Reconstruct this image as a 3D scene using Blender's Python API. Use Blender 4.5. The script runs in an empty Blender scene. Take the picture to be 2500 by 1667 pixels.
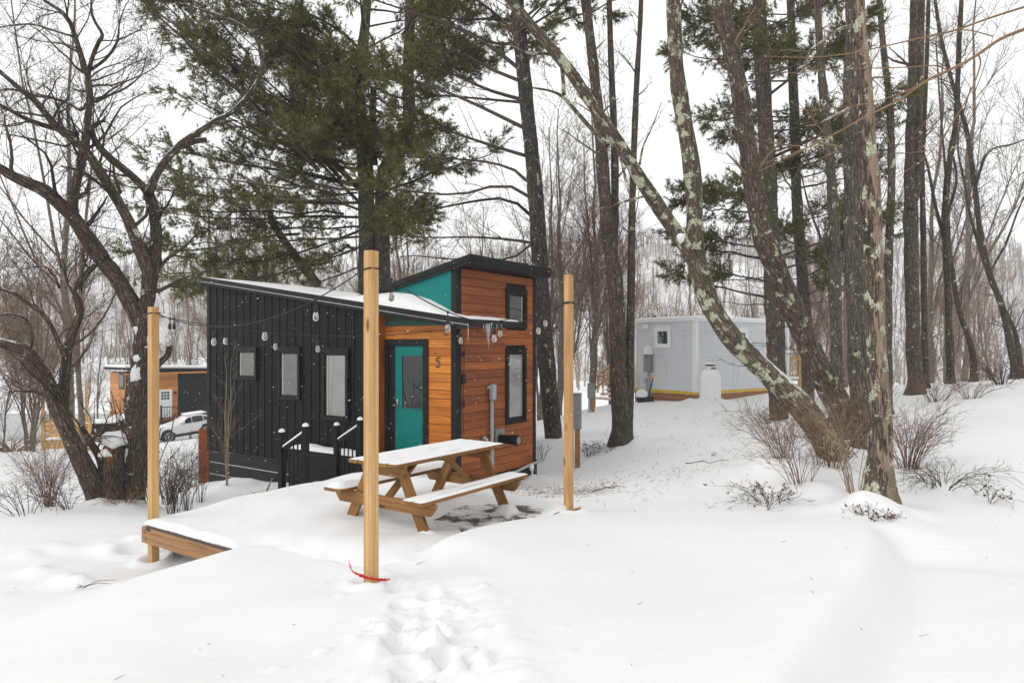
EXPO=0.23; SKYS=1.03; SUNE=.95; HAZE=0.0008
import bpy, math, random
import numpy as np
from mathutils import Vector
C = bpy.context.scene.collection
PI = math.pi
rad = math.radians
F, CX, HY, CZ = 1667.0, 1250.0, 848.0, 2.0        # the lens of the photograph: focal length in its pixels, centre column, horizon row, eye height
def at(px, py, Y):                                   # where something seen at px,py stands when it is Y metres away
    return np.array([(px-CX)/F*Y, Y, CZ+(HY-py)/F*Y])
A0 = rad(34.6)                                       # the cabin, deck and table share this heading
EX = np.array([math.cos(A0), -math.sin(A0)]); EY = np.array([math.sin(A0), math.cos(A0)])

# ------------------------------------------------------------------ mesh builder
class MB:
    def __init__(s): s.v=[]; s.r=[]; s.t=[]; s.q=[]; s.tr=[]; s.n=0
    def add(s, v, quads=None, tris=None, rest=None, tint=0.5):
        v=np.asarray(v,float).reshape(-1,3); k=len(v)
        s.v.append(v); s.r.append(v if rest is None else np.asarray(rest,float).reshape(-1,3))
        s.t.append(np.full(k,tint) if np.isscalar(tint) else np.asarray(tint,float))
        if quads is not None and len(quads): s.q.append(np.asarray(quads,int).reshape(-1,4)+s.n)
        if tris is not None and len(tris): s.tr.append(np.asarray(tris,int).reshape(-1,3)+s.n)
        s.n+=k
    def box(s, x0,x1,y0,y1,z0,z1, tint=None, M=None):
        v=np.array([[x,y,z] for z in (z0,z1) for x,y in ((x0,y0),(x1,y0),(x1,y1),(x0,y1))],float)
        d=np.array([x1-x0,y1-y0,z1-z0]); k=int(np.argmax(np.abs(d))); o=[i for i in range(3) if i!=k]
        c=np.array([x0,y0,z0]); off=np.array([random.uniform(-.12,.12),random.uniform(-.12,.12),random.random()*9])
        rest=(v-c)[:,[o[0],o[1],k]]+off
        if M is not None: v=v@M[0].T+M[1]
        s.add(v,[[0,3,2,1],[4,5,6,7],[0,1,5,4],[1,2,6,5],[2,3,7,6],[3,0,4,7]],rest=rest,tint=random.random() if tint is None else tint)
        return s
    def beam(s, a, b, w, h, up=(0,0,1), tint=None):   # a square bar from a to b, w across, h along up
        a=np.array(a,float); b=np.array(b,float); d=b-a; L=np.linalg.norm(d); d/=L
        u=np.array(up,float); x=np.cross(d,u); x/=np.linalg.norm(x); u=np.cross(x,d)
        R=np.stack([x,d,u],1)
        return s.box(-w/2,w/2,0,L,-h/2,h/2,tint,(R,a))
    def prism(s, poly, ext, M=None, tint=0.5):         # poly [(a,b)], extruded along third axis from ext[0] to ext[1]; M maps (a,b,c) -> xyz
        p=np.array(poly,float); n=len(p)
        v=np.concatenate([np.c_[p,np.full(n,ext[0])],np.c_[p,np.full(n,ext[1])]])
        rest=v.copy()
        if M is not None: v=np.array([M(*q) for q in v],float)
        qs=[[i,(i+1)%n,(i+1)%n+n,i+n] for i in range(n)]
        ts=[[0,i+1,i] for i in range(1,n-1)]+[[n,n+i,n+i+1] for i in range(1,n-1)]
        s.add(v,qs,ts,rest=rest,tint=tint); return s
    def tubes(s, P, R, sides, tint=None, cap=False, rough=0.0, rng=None):   # P (k,n,3), R (k,n)
        P=np.asarray(P,float); R=np.asarray(R,float)
        if P.ndim==2: P=P[None]; R=R[None]
        k,n=R.shape
        T=np.gradient(P,axis=1); T/=np.linalg.norm(T,axis=2,keepdims=True)+1e-9
        mean=T.mean(1); ref=np.where(np.abs(mean[:,1:2])>0.8,np.array([[1.,0,0]]),np.array([[0,1.,0]]))[:,None,:]
        A=np.cross(T,np.broadcast_to(ref,T.shape)); A/=np.linalg.norm(A,axis=2,keepdims=True)+1e-9
        B=np.cross(T,A)
        th=np.linspace(0,2*PI,sides,endpoint=False)+0.4
        c,sn=np.cos(th),np.sin(th)
        seg=np.linalg.norm(np.diff(P,axis=1),axis=2); Ls=np.concatenate([np.zeros((k,1)),np.cumsum(seg,1)],1)
        off=np.random.RandomState(k*7+n).rand(k,1)*20
        rr=R[:,:,None]*np.ones(sides)
        if rough>0:
            g=rng or np.random.RandomState(3)
            for fr in ((2,.9,.5),(5,1.7,.3),(9,4.2,.28),(13,9.,.25)):
                ph=g.rand()*6; rr=rr*(1+rough*fr[2]*np.sin(fr[0]*th[None,None,:]+Ls[:,:,None]*fr[1]*2+ph+1.3*np.sin(Ls[:,:,None]*fr[1]*3.1+ph*2)))
        V=P[:,:,None,:]+rr[...,None]*(c[:,None]*A[:,:,None,:]+sn[:,None]*B[:,:,None,:])
        rest=np.stack([R[:,:,None]*c,R[:,:,None]*sn,(Ls+off)[:,:,None]*np.ones(sides)],3)
        i=np.arange(n-1)[:,None]*sides; j=np.arange(sides)[None,:]; j2=(j+1)%sides
        f=np.stack([i+j,i+j2,i+sides+j2,i+sides+j],2).reshape(-1,4)
        f=(f[None]+(np.arange(k)*n*sides)[:,None,None]).reshape(-1,4)
        tt=0.5 if tint is None else np.repeat(np.asarray(tint,float),n*sides)
        s.add(V.reshape(-1,3),f,rest=rest.reshape(-1,3),tint=tt)
        if cap:
            b=s.n-k*n*sides
            for q in range(k):
                for e,fl in ((0,1),(n-1,0)):
                    o=b+(q*n+e)*sides; ctr=P[q,e]; 
                    s.add(ctr[None],None,None,rest=np.array([[0,0,Ls[q,e]]]))
                    ids=np.arange(sides)
                    tri=np.stack([o+ids,o+(ids+1)%sides,np.full(sides,s.n-1)],1)
                    if fl: tri=tri[:,::-1]
                    s.tr.append(tri)
        return s
    def lathe(s, prof, c=(0,0,0), sides=24, axis='z', tint=0.5):   # prof [(r,h)]
        pr=np.array(prof,float); n=len(pr); th=np.linspace(0,2*PI,sides,endpoint=False)
        x=pr[:,0:1]*np.cos(th); y=pr[:,0:1]*np.sin(th); z=pr[:,1:2]*np.ones(sides)
        v=np.stack([x,y,z],2).reshape(-1,3)
        if axis=='x': v=v[:,[2,0,1]]
        if axis=='y': v=v[:,[1,2,0]]
        i=np.arange(n-1)[:,None]*sides; j=np.arange(sides)[None,:]
        f=np.stack([i+j,i+(j+1)%sides,i+sides+(j+1)%sides,i+sides+j],2).reshape(-1,4)
        s.add(v+np.array(c,float),f,tint=tint); return s
    def build(s, name, mat, parent=None, smooth=True, bevel=0, loc=None):
        me=bpy.data.meshes.new(name)
        v=np.concatenate(s.v) if s.v else np.zeros((0,3))
        if loc is not None: v=v-np.asarray(loc,float)
        q=np.concatenate(s.q) if s.q else np.zeros((0,4),int); t=np.concatenate(s.tr) if s.tr else np.zeros((0,3),int)
        me.vertices.add(len(v)); me.vertices.foreach_set('co',v.astype(np.float32).ravel())
        li=np.concatenate([q.ravel(),t.ravel()]).astype(np.int32)
        me.loops.add(len(li)); me.loops.foreach_set('vertex_index',li)
        st=np.concatenate([np.arange(len(q))*4,len(q)*4+np.arange(len(t))*3]).astype(np.int32)
        me.polygons.add(len(st)); me.polygons.foreach_set('loop_start',st)
        me.polygons.foreach_set('use_smooth',np.full(len(st),bool(smooth)))
        a=me.attributes.new('rest','FLOAT_VECTOR','POINT'); a.data.foreach_set('vector',np.concatenate(s.r).astype(np.float32).ravel())
        b=me.attributes.new('tint','FLOAT','POINT'); b.data.foreach_set('value',np.concatenate(s.t).astype(np.float32))
        me.materials.append(mat); me.update(calc_edges=True); me.validate()
        o=bpy.data.objects.new(name,me); C.objects.link(o); o.parent=parent
        if bevel:
            m=o.modifiers.new('bevel','BEVEL'); m.width=bevel; m.segments=2; m.limit_method='ANGLE'
        return o
def thing(name, label, cat, loc=(0,0,0), rz=0.0, group=None):
    o=bpy.data.objects.new(name,None); C.objects.link(o); o.location=loc; o.rotation_euler=(0,0,rz)
    o.empty_display_size=.2
    return tag(o,label,cat,group)
def tag(o, label, cat, group=None, kind=None):
    o['label']=label; o['category']=cat
    if group: o['group']=group
    if kind: o['kind']=kind
    return o
def struct(o, label, cat, kind='structure'):
    return tag(o,label,cat,None,kind)
def copy_tree(o, parent=None):
    c=o.copy(); C.objects.link(c)
    if parent is not None: c.parent=parent
    for ch in list(o.children): copy_tree(ch,c)
    return c
def resample(P, R, n):
    P=np.asarray(P,float); R=np.asarray(R,float)
    # smooth a polyline (Catmull-Rom) then take n points at even spacing
    m=len(P); Q=np.concatenate([[2*P[0]-P[1]],P,[2*P[-1]-P[-2]]]); out=[];ro=[]
    for i in range(m-1):
        p0,p1,p2,p3=Q[i:i+4]
        for t in np.linspace(0,1,12,endpoint=False):
            out.append(.5*((2*p1)+(-p0+p2)*t+(2*p0-5*p1+4*p2-p3)*t*t+(-p0+3*p1-3*p2+p3)*t**3)); ro.append(R[i]*(1-t)+R[i+1]*t)
    out.append(P[-1]); ro.append(R[-1]); out=np.array(out); ro=np.array(ro)
    L=np.concatenate([[0],np.cumsum(np.linalg.norm(np.diff(out,axis=0),axis=1))]); g=np.linspace(0,L[-1],n)
    return np.stack([np.interp(g,L,out[:,i]) for i in range(3)],1), np.interp(g,L,ro)
def spawn(P,R,m,rng,t0=.25,t1=1.,length=1.,taper=.5,ang=(35,70),up=.1,wig=.12,trop=.02,nseg=4,rr=.5,rmin=.004,flat=1.,toward=None):
    k,n=R.shape; par=np.repeat(np.arange(k),m); K=len(par)
    t=t0+(t1-t0)*rng.rand(K); f=t*(n-1); i=np.minimum(f.astype(int),n-2); w=(f-i)[:,None]
    p=P[par,i]*(1-w)+P[par,i+1]*w; r0=R[par,i]*(1-w[:,0])+R[par,i+1]*w[:,0]
    T=P[par,i+1]-P[par,i]; T/=np.linalg.norm(T,axis=1,keepdims=True)+1e-9
    N=rng.normal(size=(K,3)); N[:,2]*=flat; N-=T*(N*T).sum(1,keepdims=True); N/=np.linalg.norm(N,axis=1,keepdims=True)+1e-9
    a=np.radians(ang[0]+(ang[1]-ang[0])*rng.rand(K))[:,None]
    d=T*np.cos(a)+N*np.sin(a); d[:,2]+=up
    if toward is not None: d+=np.asarray(toward)*rng.rand(K,1)
    d/=np.linalg.norm(d,axis=1,keepdims=True)
    Ln=length*(1-taper*t)*(.45+.75*rng.rand(K)); out=[p]
    for q in range(nseg):
        d=d+rng.normal(size=(K,3))*wig; d[:,2]+=trop; d/=np.linalg.norm(d,axis=1,keepdims=True); p=p+d*(Ln/nseg)[:,None]; out.append(p)
    P2=np.stack(out,1); rb=np.maximum(r0*rr*(.6+.5*rng.rand(K)),rmin)
    R2=rb[:,None]*np.linspace(1,.3,nseg+1)[None,:]; R2=np.maximum(R2,rmin*.55)
    return P2,R2

# ------------------------------------------------------------------ materials
def nt(name):
    m=bpy.data.materials.new(name); m.use_nodes=True; t=m.node_tree; b=t.nodes['Principled BSDF']; return m,t,b
def N(t,typ,**kw):
    n=t.nodes.new(typ)
    for k,v in kw.items():
        if k in n.inputs: n.inputs[k].default_value=v
        else: setattr(n,k,v)
    return n
def L(t,a,b): t.links.new(a,b)
def ramp(t,fac,stops):
    r=N(t,'ShaderNodeValToRGB'); e=r.color_ramp.elements
    while len(e)<len(stops): e.new(.5)
    for i,(p,c) in enumerate(stops):
        e[i].position=p; e[i].color=(*c,1) if len(c)==3 else c
    L(t,fac,r.inputs['Fac']); return r.outputs['Color']
def attr(t,name): 
    n=N(t,'ShaderNodeAttribute'); n.attribute_name=name; return n
def scaled(t,vec,s):
    n=N(t,'ShaderNodeMapping'); n.inputs['Scale'].default_value=s; L(t,vec,n.inputs['Vector']); return n.outputs['Vector']
def noise(t,vec,scale,detail=4,rough=.55,dist=0):
    n=N(t,'ShaderNodeTexNoise'); n.inputs['Scale'].default_value=scale; n.inputs['Detail'].default_value=detail; n.inputs['Roughness'].default_value=rough; n.inputs['Distortion'].default_value=dist
    if vec is not None: L(t,vec,n.inputs['Vector'])
    return n.outputs['Fac']
def mixc(t,f,a,b,mode='MIX'):
    n=N(t,'ShaderNodeMix',data_type='RGBA',blend_type=mode)
    for k,val in ((0,f),(6,a),(7,b)):
        if hasattr(val,'links') : L(t,val,n.inputs[k])
        else: n.inputs[k].default_value=val if not isinstance(val,tuple) or len(val)==4 else (*val,1)
    return n.outputs[2]
def math_(t,op,a,b=None,clamp=False):
    n=N(t,'ShaderNodeMath',operation=op); n.use_clamp=clamp
    for k,val in ((0,a),(1,b)):
        if val is None: continue
        if hasattr(val,'links'): L(t,val,n.inputs[k])
        else: n.inputs[k].default_value=val
    return n.outputs[0]
def bump(t,b,h,strength,dist=.01):
    n=N(t,'ShaderNodeBump'); n.inputs['Strength'].default_value=strength; n.inputs['Distance'].default_value=dist; L(t,h,n.inputs['Height']); L(t,n.outputs[0],b.inputs['Normal'])
def normal_axis(t,v):
    g=N(t,'ShaderNodeNewGeometry'); d=N(t,'ShaderNodeVectorMath',operation='DOT_PRODUCT'); L(t,g.outputs['Normal'],d.inputs[0]); d.inputs[1].default_value=v; return d.outputs['Value']
def smooth(t,x,lo,hi):
    n=N(t,'ShaderNodeMapRange'); n.interpolation_type='SMOOTHSTEP'; L(t,x,n.inputs['Value']); n.inputs['From Min'].default_value=lo; n.inputs['From Max'].default_value=hi; return n.outputs['Result']
def geo_pos(t): return N(t,'ShaderNodeNewGeometry').outputs['Position']
SNOW=(.75,.75,.75)
def flat(name,col,rough=.5,metal=0,var=.12,scale=8,bumps=.0,spec=.5):
    m,t,b=nt(name); p=geo_pos(t); n=noise(t,p,scale,5)
    lo=tuple(c*(1-var) for c in col); hi=tuple(min(1,c*(1+var)) for c in col)
    L(t,ramp(t,n,[(.3,lo),(.7,hi)]),b.inputs['Base Color']); b.inputs['Roughness'].default_value=rough; b.inputs['Metallic'].default_value=metal; b.inputs['Specular IOR Level'].default_value=spec
    if bumps: bump(t,b,noise(t,p,scale*6,4),bumps,.004)
    return m
def m_snow(name='snow',fine=1.):
    m,t,b=nt(name); p=geo_pos(t)
    n=noise(t,p,1.3,4); n2=noise(t,p,90,3)
    L(t,ramp(t,n,[(.3,(.738,.738,.74)),(.7,(.765,.763,.76))]),b.inputs['Base Color']); b.inputs['Roughness'].default_value=.7; b.inputs['Specular IOR Level'].default_value=.25
    h=math_(t,'ADD',math_(t,'MULTIPLY',noise(t,p,14,5),.8),math_(t,'MULTIPLY',n2,.25)); bump(t,b,h,.3*fine,.012)
    return m
def m_bark(name,dark,light,lichen=0.,snow=.3,fis=1.,moss=0.,peel=0.,side=(-.75,-.35,.3),fscale=1.):
    m,t,b=nt(name); r=attr(t,'rest').outputs['Vector']; p=geo_pos(t)
    v=scaled(t,r,(24*fscale,24*fscale,5*fscale)); f=noise(t,v,1.,6,.62,.6)
    w=N(t,'ShaderNodeTexVoronoi',feature='DISTANCE_TO_EDGE'); w.inputs['Scale'].default_value=1.; L(t,scaled(t,r,(22*fscale,22*fscale,4.5*fscale)),w.inputs['Vector'])
    fiss=smooth(t,w.outputs['Distance'],.02,.28)
    col=ramp(t,f,[(.28,dark),(.5,tuple((a+c)/2 for a,c in zip(dark,light))),(.72,light)])
    col=mixc(t,math_(t,'MULTIPLY',math_(t,'SUBTRACT',1.,fiss),.6*fis),col,tuple(c*.5 for c in dark))
    big=noise(t,scaled(t,r,(3,3,1.2)),1.,3); col=mixc(t,math_(t,'MULTIPLY',smooth(t,big,.5,.75),.7),col,tuple(c*.7 for c in dark))
    if peel>0:
        pn=noise(t,scaled(t,r,(16,16,2.6)),1.,6,.65,.8); sidep=smooth(t,math_(t,'ADD',pn,math_(t,'MULTIPLY',normal_axis(t,(.6,-.7,0)),.18)),.57,.63)
        col=mixc(t,math_(t,'MULTIPLY',sidep,peel),col,(.42,.30,.22))
    if moss>0: col=mixc(t,math_(t,'MULTIPLY',smooth(t,math_(t,'ADD',noise(t,r,2.,4),math_(t,'MULTIPLY',normal_axis(t,(.9,-.2,0)),.3)),.55,.8),moss),col,(.06,.065,.02))
    if lichen>0:
        ln=noise(t,scaled(t,r,(1,1,.8)),6.5,3,.5,.3); lf=noise(t,r,40,4,.6)
        lm=smooth(t,math_(t,'ADD',ln,math_(t,'MULTIPLY',math_(t,'SUBTRACT',lf,.5),.35)),.685-lichen*.12,.75-lichen*.12)
        col=mixc(t,lm,col,ramp(t,lf,[(.35,(.30,.31,.20)),(.6,(.55,.56,.42))]))
        sp=smooth(t,noise(t,r,55,2,.5),.66,.70); col=mixc(t,math_(t,'MULTIPLY',sp,.7),col,(.5,.5,.42))
    if snow>0:
        s1=math_(t,'ADD',math_(t,'MULTIPLY',normal_axis(t,side),.5),math_(t,'MULTIPLY',noise(t,scaled(t,r,(1,1,.55)),9,6,.7),1.3))
        s1=math_(t,'ADD',s1,math_(t,'MULTIPLY',smooth(t,normal_axis(t,(0,0,1)),.35,.85),.45))
        sm=smooth(t,s1,1.42-snow*.35,1.47-snow*.35); col=mixc(t,sm,col,SNOW)
        fl=smooth(t,noise(t,r,70,2),.70,.73); col=mixc(t,math_(t,'MULTIPLY',fl,.55),col,SNOW)
    L(t,col,b.inputs['Base Color']); b.inputs['Roughness'].default_value=.9; b.inputs['Specular IOR Level'].default_value=.2
    bump(t,b,math_(t,'ADD',math_(t,'MULTIPLY',fiss,.7),f),.9*fis,.025)
    return m
def m_twig(name,a,b_,snow=.0):
    m,t,b=nt(name); n=noise(t,geo_pos(t),3.,3); ti=attr(t,'tint').outputs['Fac']
    col=ramp(t,math_(t,'ADD',math_(t,'MULTIPLY',n,.6),math_(t,'MULTIPLY',ti,.4)),[(.3,a),(.7,b_)])
    if snow>0:
        s1=math_(t,'ADD',math_(t,'MULTIPLY',normal_axis(t,(-.3,-.1,.95)),.6),math_(t,'MULTIPLY',noise(t,geo_pos(t),14,4,.6),.9))
        col=mixc(t,smooth(t,s1,1.1-snow*.2,1.16-snow*.2),col,SNOW)
    L(t,col,b.inputs['Base Color']); b.inputs['Roughness'].default_value=.85; b.inputs['Specular IOR Level'].default_value=.2
    return m
def m_needles(name,a,c,d):
    m,t,b=nt(name); ti=attr(t,'tint').outputs['Fac']; n=noise(t,geo_pos(t),.9,3)
    L(t,ramp(t,math_(t,'ADD',math_(t,'MULTIPLY',ti,.55),math_(t,'MULTIPLY',n,.45)),[(.25,a),(.5,c),(.78,d)]),b.inputs['Base Color'])
    b.inputs['Roughness'].default_value=.6; b.inputs['Specular IOR Level'].default_value=.3
    tr=N(t,'ShaderNodeBsdfTranslucent'); tr.inputs['Color'].default_value=(.12,.13,.03,1); mx=N(t,'ShaderNodeMixShader'); mx.inputs[0].default_value=.2
    o=t.nodes['Material Output']; L(t,b.outputs[0],mx.inputs[1]); L(t,tr.outputs[0],mx.inputs[2]); L(t,mx.outputs[0],o.inputs['Surface'])
    return m
def m_wood(name,c0,c1,ring,rough=.6,dust=0.,knots=.8,tintv=.5,ringscale=5.5,spec=.3):
    m,t,b=nt(name); r=attr(t,'rest').outputs['Vector']; ti=attr(t,'tint').outputs['Fac']
    nz=noise(t,scaled(t,r,(30,30,1.6)),1.,5,.6)
    base=ramp(t,math_(t,'ADD',math_(t,'MULTIPLY',nz,1-tintv),math_(t,'MULTIPLY',ti,tintv)),[(.2,c0),(.8,c1)])
    wv=N(t,'ShaderNodeTexWave',wave_type='RINGS',rings_direction='Z'); wv.inputs['Scale'].default_value=ringscale; wv.inputs['Distortion'].default_value=5.; wv.inputs['Detail'].default_value=3.; wv.inputs['Detail Scale'].default_value=1.2
    L(t,scaled(t,r,(1,1,.11)),wv.inputs['Vector'])
    patch=noise(t,scaled(t,r,(5,5,.9)),1.,4,.6); base=mixc(t,math_(t,'MULTIPLY',smooth(t,patch,.45,.72),.75),base,tuple(x*.8 for x in c0))
    col=mixc(t,math_(t,'MULTIPLY',smooth(t,wv.outputs['Fac'],.5,1.),.36),base,ring)
    if knots>0:
        v=N(t,'ShaderNodeTexVoronoi'); v.inputs['Scale'].default_value=1.; L(t,scaled(t,r,(7,7,2.2)),v.inputs['Vector'])
        kn=math_(t,'MULTIPLY',math_(t,'SUBTRACT',1.,smooth(t,v.outputs['Distance'],.05,.2)),knots)
        pick=N(t,'ShaderNodeSeparateColor'); L(t,v.outputs['Color'],pick.inputs[0])
        kn=math_(t,'MULTIPLY',kn,smooth(t,pick.outputs[0],.42,.47)); col=mixc(t,kn,col,tuple(x*.35 for x in ring))
    if dust>0:
        p=geo_pos(t); up=smooth(t,normal_axis(t,(0,0,1)),.5,.9); n=math_(t,'ADD',math_(t,'MULTIPLY',noise(t,p,3.2,5,.6),.7),math_(t,'MULTIPLY',noise(t,p,45,3),.3))
        col=mixc(t,math_(t,'MULTIPLY',up,smooth(t,n,.62-dust*.3,.72-dust*.3)),col,SNOW)
    L(t,col,b.inputs['Base Color']); b.inputs['Roughness'].default_value=rough; b.inputs['Specular IOR Level'].default_value=spec
    bump(t,b,math_(t,'ADD',nz,wv.outputs['Fac']),.25,.003)
    return m
def m_glass(name,tint=(.5,.55,.52),dark=.35):
    m,t,b=nt(name); b.inputs['Base Color'].default_value=(*[c*dark for c in tint],1); b.inputs['Roughness'].default_value=.04; b.inputs['Specular IOR Level'].default_value=1.0; b.inputs['IOR'].default_value=1.6
    return m
# ------------------------------------------------------------------ camera, light, air
cam=bpy.data.cameras.new('camera'); co=bpy.data.objects.new('camera',cam); C.objects.link(co)
co.location=(0,0,CZ); co.rotation_euler=(rad(90),0,0); cam.sensor_width=36; cam.lens=36*F/2500; cam.shift_y=(HY-833.5)/2500; cam.clip_end=3000; cam.clip_start=.05
bpy.context.scene.camera=co
sc=bpy.context.scene
sc.view_settings.view_transform='Standard'; sc.view_settings.look='None'; sc.view_settings.exposure=EXPO; sc.view_settings.gamma=1
sc.cycles.use_denoising=True; sc.cycles.max_bounces=6; sc.cycles.diffuse_bounces=3; sc.cycles.glossy_bounces=3; sc.cycles.transparent_max_bounces=8; sc.cycles.volume_bounces=1
SUN_EL,SUN_AZ=rad(36),rad(-112)       # soft light from the left, a little in front of the facades
sdir=np.array([math.sin(SUN_AZ)*math.cos(SUN_EL),math.cos(SUN_AZ)*math.cos(SUN_EL),math.sin(SUN_EL)])
w=bpy.data.worlds.new('World'); sc.world=w; w.use_nodes=True; t=w.node_tree; bg=t.nodes['Background']
sky=N(t,'ShaderNodeTexSky',sky_type='NISHITA'); sky.sun_disc=False; sky.sun_elevation=SUN_EL; sky.sun_rotation=SUN_AZ; sky.dust_density=4; sky.air_density=1.5; sky.ozone_density=1
hs=N(t,'ShaderNodeHueSaturation'); hs.inputs['Saturation'].default_value=.0; L(t,sky.outputs[0],hs.inputs['Color'])
tc=N(t,'ShaderNodeTexCoord'); cl=noise(t,tc.outputs['Generated'],1.6,4)
cloud=ramp(t,cl,[(.25,(9.3,9.35,9.45)),(.75,(10.4,10.4,10.35))])
dd=N(t,'ShaderNodeVectorMath',operation='DOT_PRODUCT'); L(t,tc.outputs['Generated'],dd.inputs[0]); dd.inputs[1].default_value=tuple(sdir)   # the cloud is brighter round the hidden sun
gl=N(t,'ShaderNodeMapRange'); L(t,dd.outputs['Value'],gl.inputs['Value']); gl.inputs['From Min'].default_value=-1; gl.inputs['From Max'].default_value=1; gl.inputs['To Min'].default_value=.93; gl.inputs['To Max'].default_value=1.12
cloud=mixc(t,1.,cloud,gl.outputs['Result'],'MULTIPLY')
L(t,mixc(t,.93,hs.outputs[0],cloud),bg.inputs['Color']); bg.inputs['Strength'].default_value=.1*SKYS
sl=bpy.data.lights.new('sun','SUN'); sl.energy=SUNE; sl.angle=rad(35); sl.color=(1,.965,.92)
so=bpy.data.objects.new('sun',sl); C.objects.link(so); so.rotation_euler=Vector(-sdir).to_track_quat('-Z','Y').to_euler(); so.location=(-20,-10,30)

# ------------------------------------------------------------------ ground
def W(px,py,Y): return tuple(at(px,py,Y))
DM=np.array([-1.2,5.75])                       # deck corner at the middle post
def deckxy(x,y): d=np.stack([x-DM[0],y-DM[1]],-1); return d@EX, d@EY
def dw0(a,b): return DM+EX*a+EY*b
def dw(a,b): return DM+EX*a+EY*b
ctrl=[(0,0,.42),(0,2,.30),(0,3.6,.22),(-3,3,.08),(-3,0,.2),(3,3,.34),(6,3,.5),(4,6,.2),(-1.2,5.4,.05),(-1.2,5.7,.02),(-5,5,-.32),(-4.05,7.75,-.46),(-4.3,7.2,-.45),(-6,7,-.52),(-8,10,-.55),
 W(319,1240,11.3),W(60,1262,9.6),W(0,1110,24),W(60,1130,20),W(180,1112,34),W(300,1110,33),W(507,1190,16),W(563,1190,14),W(450,1075,41),W(520,1065,43),
 (.25,6.6,.1),(.85,8.2,.0),(1.0,8.9,-.09),(.6,10.5,-.22),(-.2,12,-.5),(.6,14.4,-.80),(-2,13,-.7),(-4.5,11.5,-.75),(-3.4,9.6,-.4),(-6,12,-.85),W(1350,1090,17),W(1520,1090,16),W(1560,980,25.5),W(1730,985,25),W(1900,1028,19),
 W(1800,1075,14),W(1700,1170,11),W(1490,1222,9.3),W(1600,1328,6.8),W(2050,1145,10.5),W(2150,1252,8.3),W(2340,1180,9.5),W(2500,1165,9.3),W(2232,958,21),W(2500,926,25),W(2340,990,17),W(2500,1385,6),W(2010,950,26),
 (12,0,.9),(12,8,.75),(18,18,1.3),(26,20,1.7),(27,31,.2),(20,40,-2),(12,36,-1),(8,40,-1.7),(0,42,-3.0),(-2,26,-1.5),(-4,33,-2.6),(-20,12,-1.7),(-20,26,-2.8),(-32,22,-3.2),(-14,6,-.9),(-12,0,-.2),(-26,40,-4.2),(-10,48,-4.6),(0,62,-5.6),(30,60,-5),(50,24,1.6),(-50,30,-5),(-40,8,-2.5),(-30,55,-5.95),(-60,55,-6),(-45,50,-5.6)]
for a_,b_,z_ in ((-1.8,-.08,.0),(-1.8,-.6,-.03),(-1.0,-.5,.01),(-1.0,-.05,.03),(-.3,-.2,.03),(-2.9,-.3,-.42),(.05,.35,.085),(.1,.8,.125),(.1,1.6,.13),(.15,2.3,.05),(-1.9,-1.2,-.08)): q=dw0(a_,b_); ctrl.append((q[0],q[1],z_))
ctrl=np.array(ctrl,float)
def tps(r2): return np.where(r2>0,.5*r2*np.log(np.maximum(r2,1e-12)),0)
P2=ctrl[:,:2]; n=len(P2); K=tps(((P2[:,None]-P2[None])**2).sum(2))+np.eye(n)*.03
Amat=np.block([[K,np.ones((n,1)),P2],[np.ones((1,n)),np.zeros((1,3))],[P2.T,np.zeros((2,3))]])
sol=np.linalg.solve(Amat,np.r_[ctrl[:,2],0,0,0])
def sstep(x,a,b): u=np.clip((x-a)/(b-a),0,1); return u*u*(3-2*u)
_g=np.random.RandomState(5); _w=[(_g.normal(size=2),_g.rand()*6) for _ in range(60)]
def bumps(x,y,s,k0,k1):
    o=np.zeros_like(x)
    for d,ph in _w[k0:k1]: o+=np.sin((d[0]*x+d[1]*y)*s+ph+.7*np.sin((d[1]*x-d[0]*y)*s*.6+ph*2))
    return o/(k1-k0)**.5
def seg_dist(x,y,pts):
    best=np.full(x.shape,1e9); sg=np.zeros(x.shape); al=np.zeros(x.shape); acc=0.
    for (ax,ay),(bx,by) in zip(pts[:-1],pts[1:]):
        dx,dy=bx-ax,by-ay; Ln=math.hypot(dx,dy); u=np.clip(((x-ax)*dx+(y-ay)*dy)/Ln**2,0,1)
        d=np.hypot(x-ax-u*dx,y-ay-u*dy); m=d<best; s_=np.sign((x-ax)*dy-(y-ay)*dx)
        best=np.where(m,d,best); sg=np.where(m,s_,sg); al=np.where(m,acc+u*Ln,al); acc+=Ln
    return best,sg,al
gpath=[tuple(q[:2]) for q in resample([(a,b,0) for a,b in ((3.75,7.5),(3.55,6.9),(2.95,5.75),(2.42,4.9),(2.0,4.36),(1.66,3.9),(1.1,3.1))],np.ones(7),50)[0]]
ROOTS=[at(a*1.0629,0,b)[:2] for a,b in ((1430,15.8),(1272,17.5),(2103,20.),(1790,18.8),(1935,12.6),(1985,11.6),(2022,8.3),(1940,10.7),(2183,21.5),(2126,21.),(1925,16.),(300,11.3),(240,10.9))]
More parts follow.
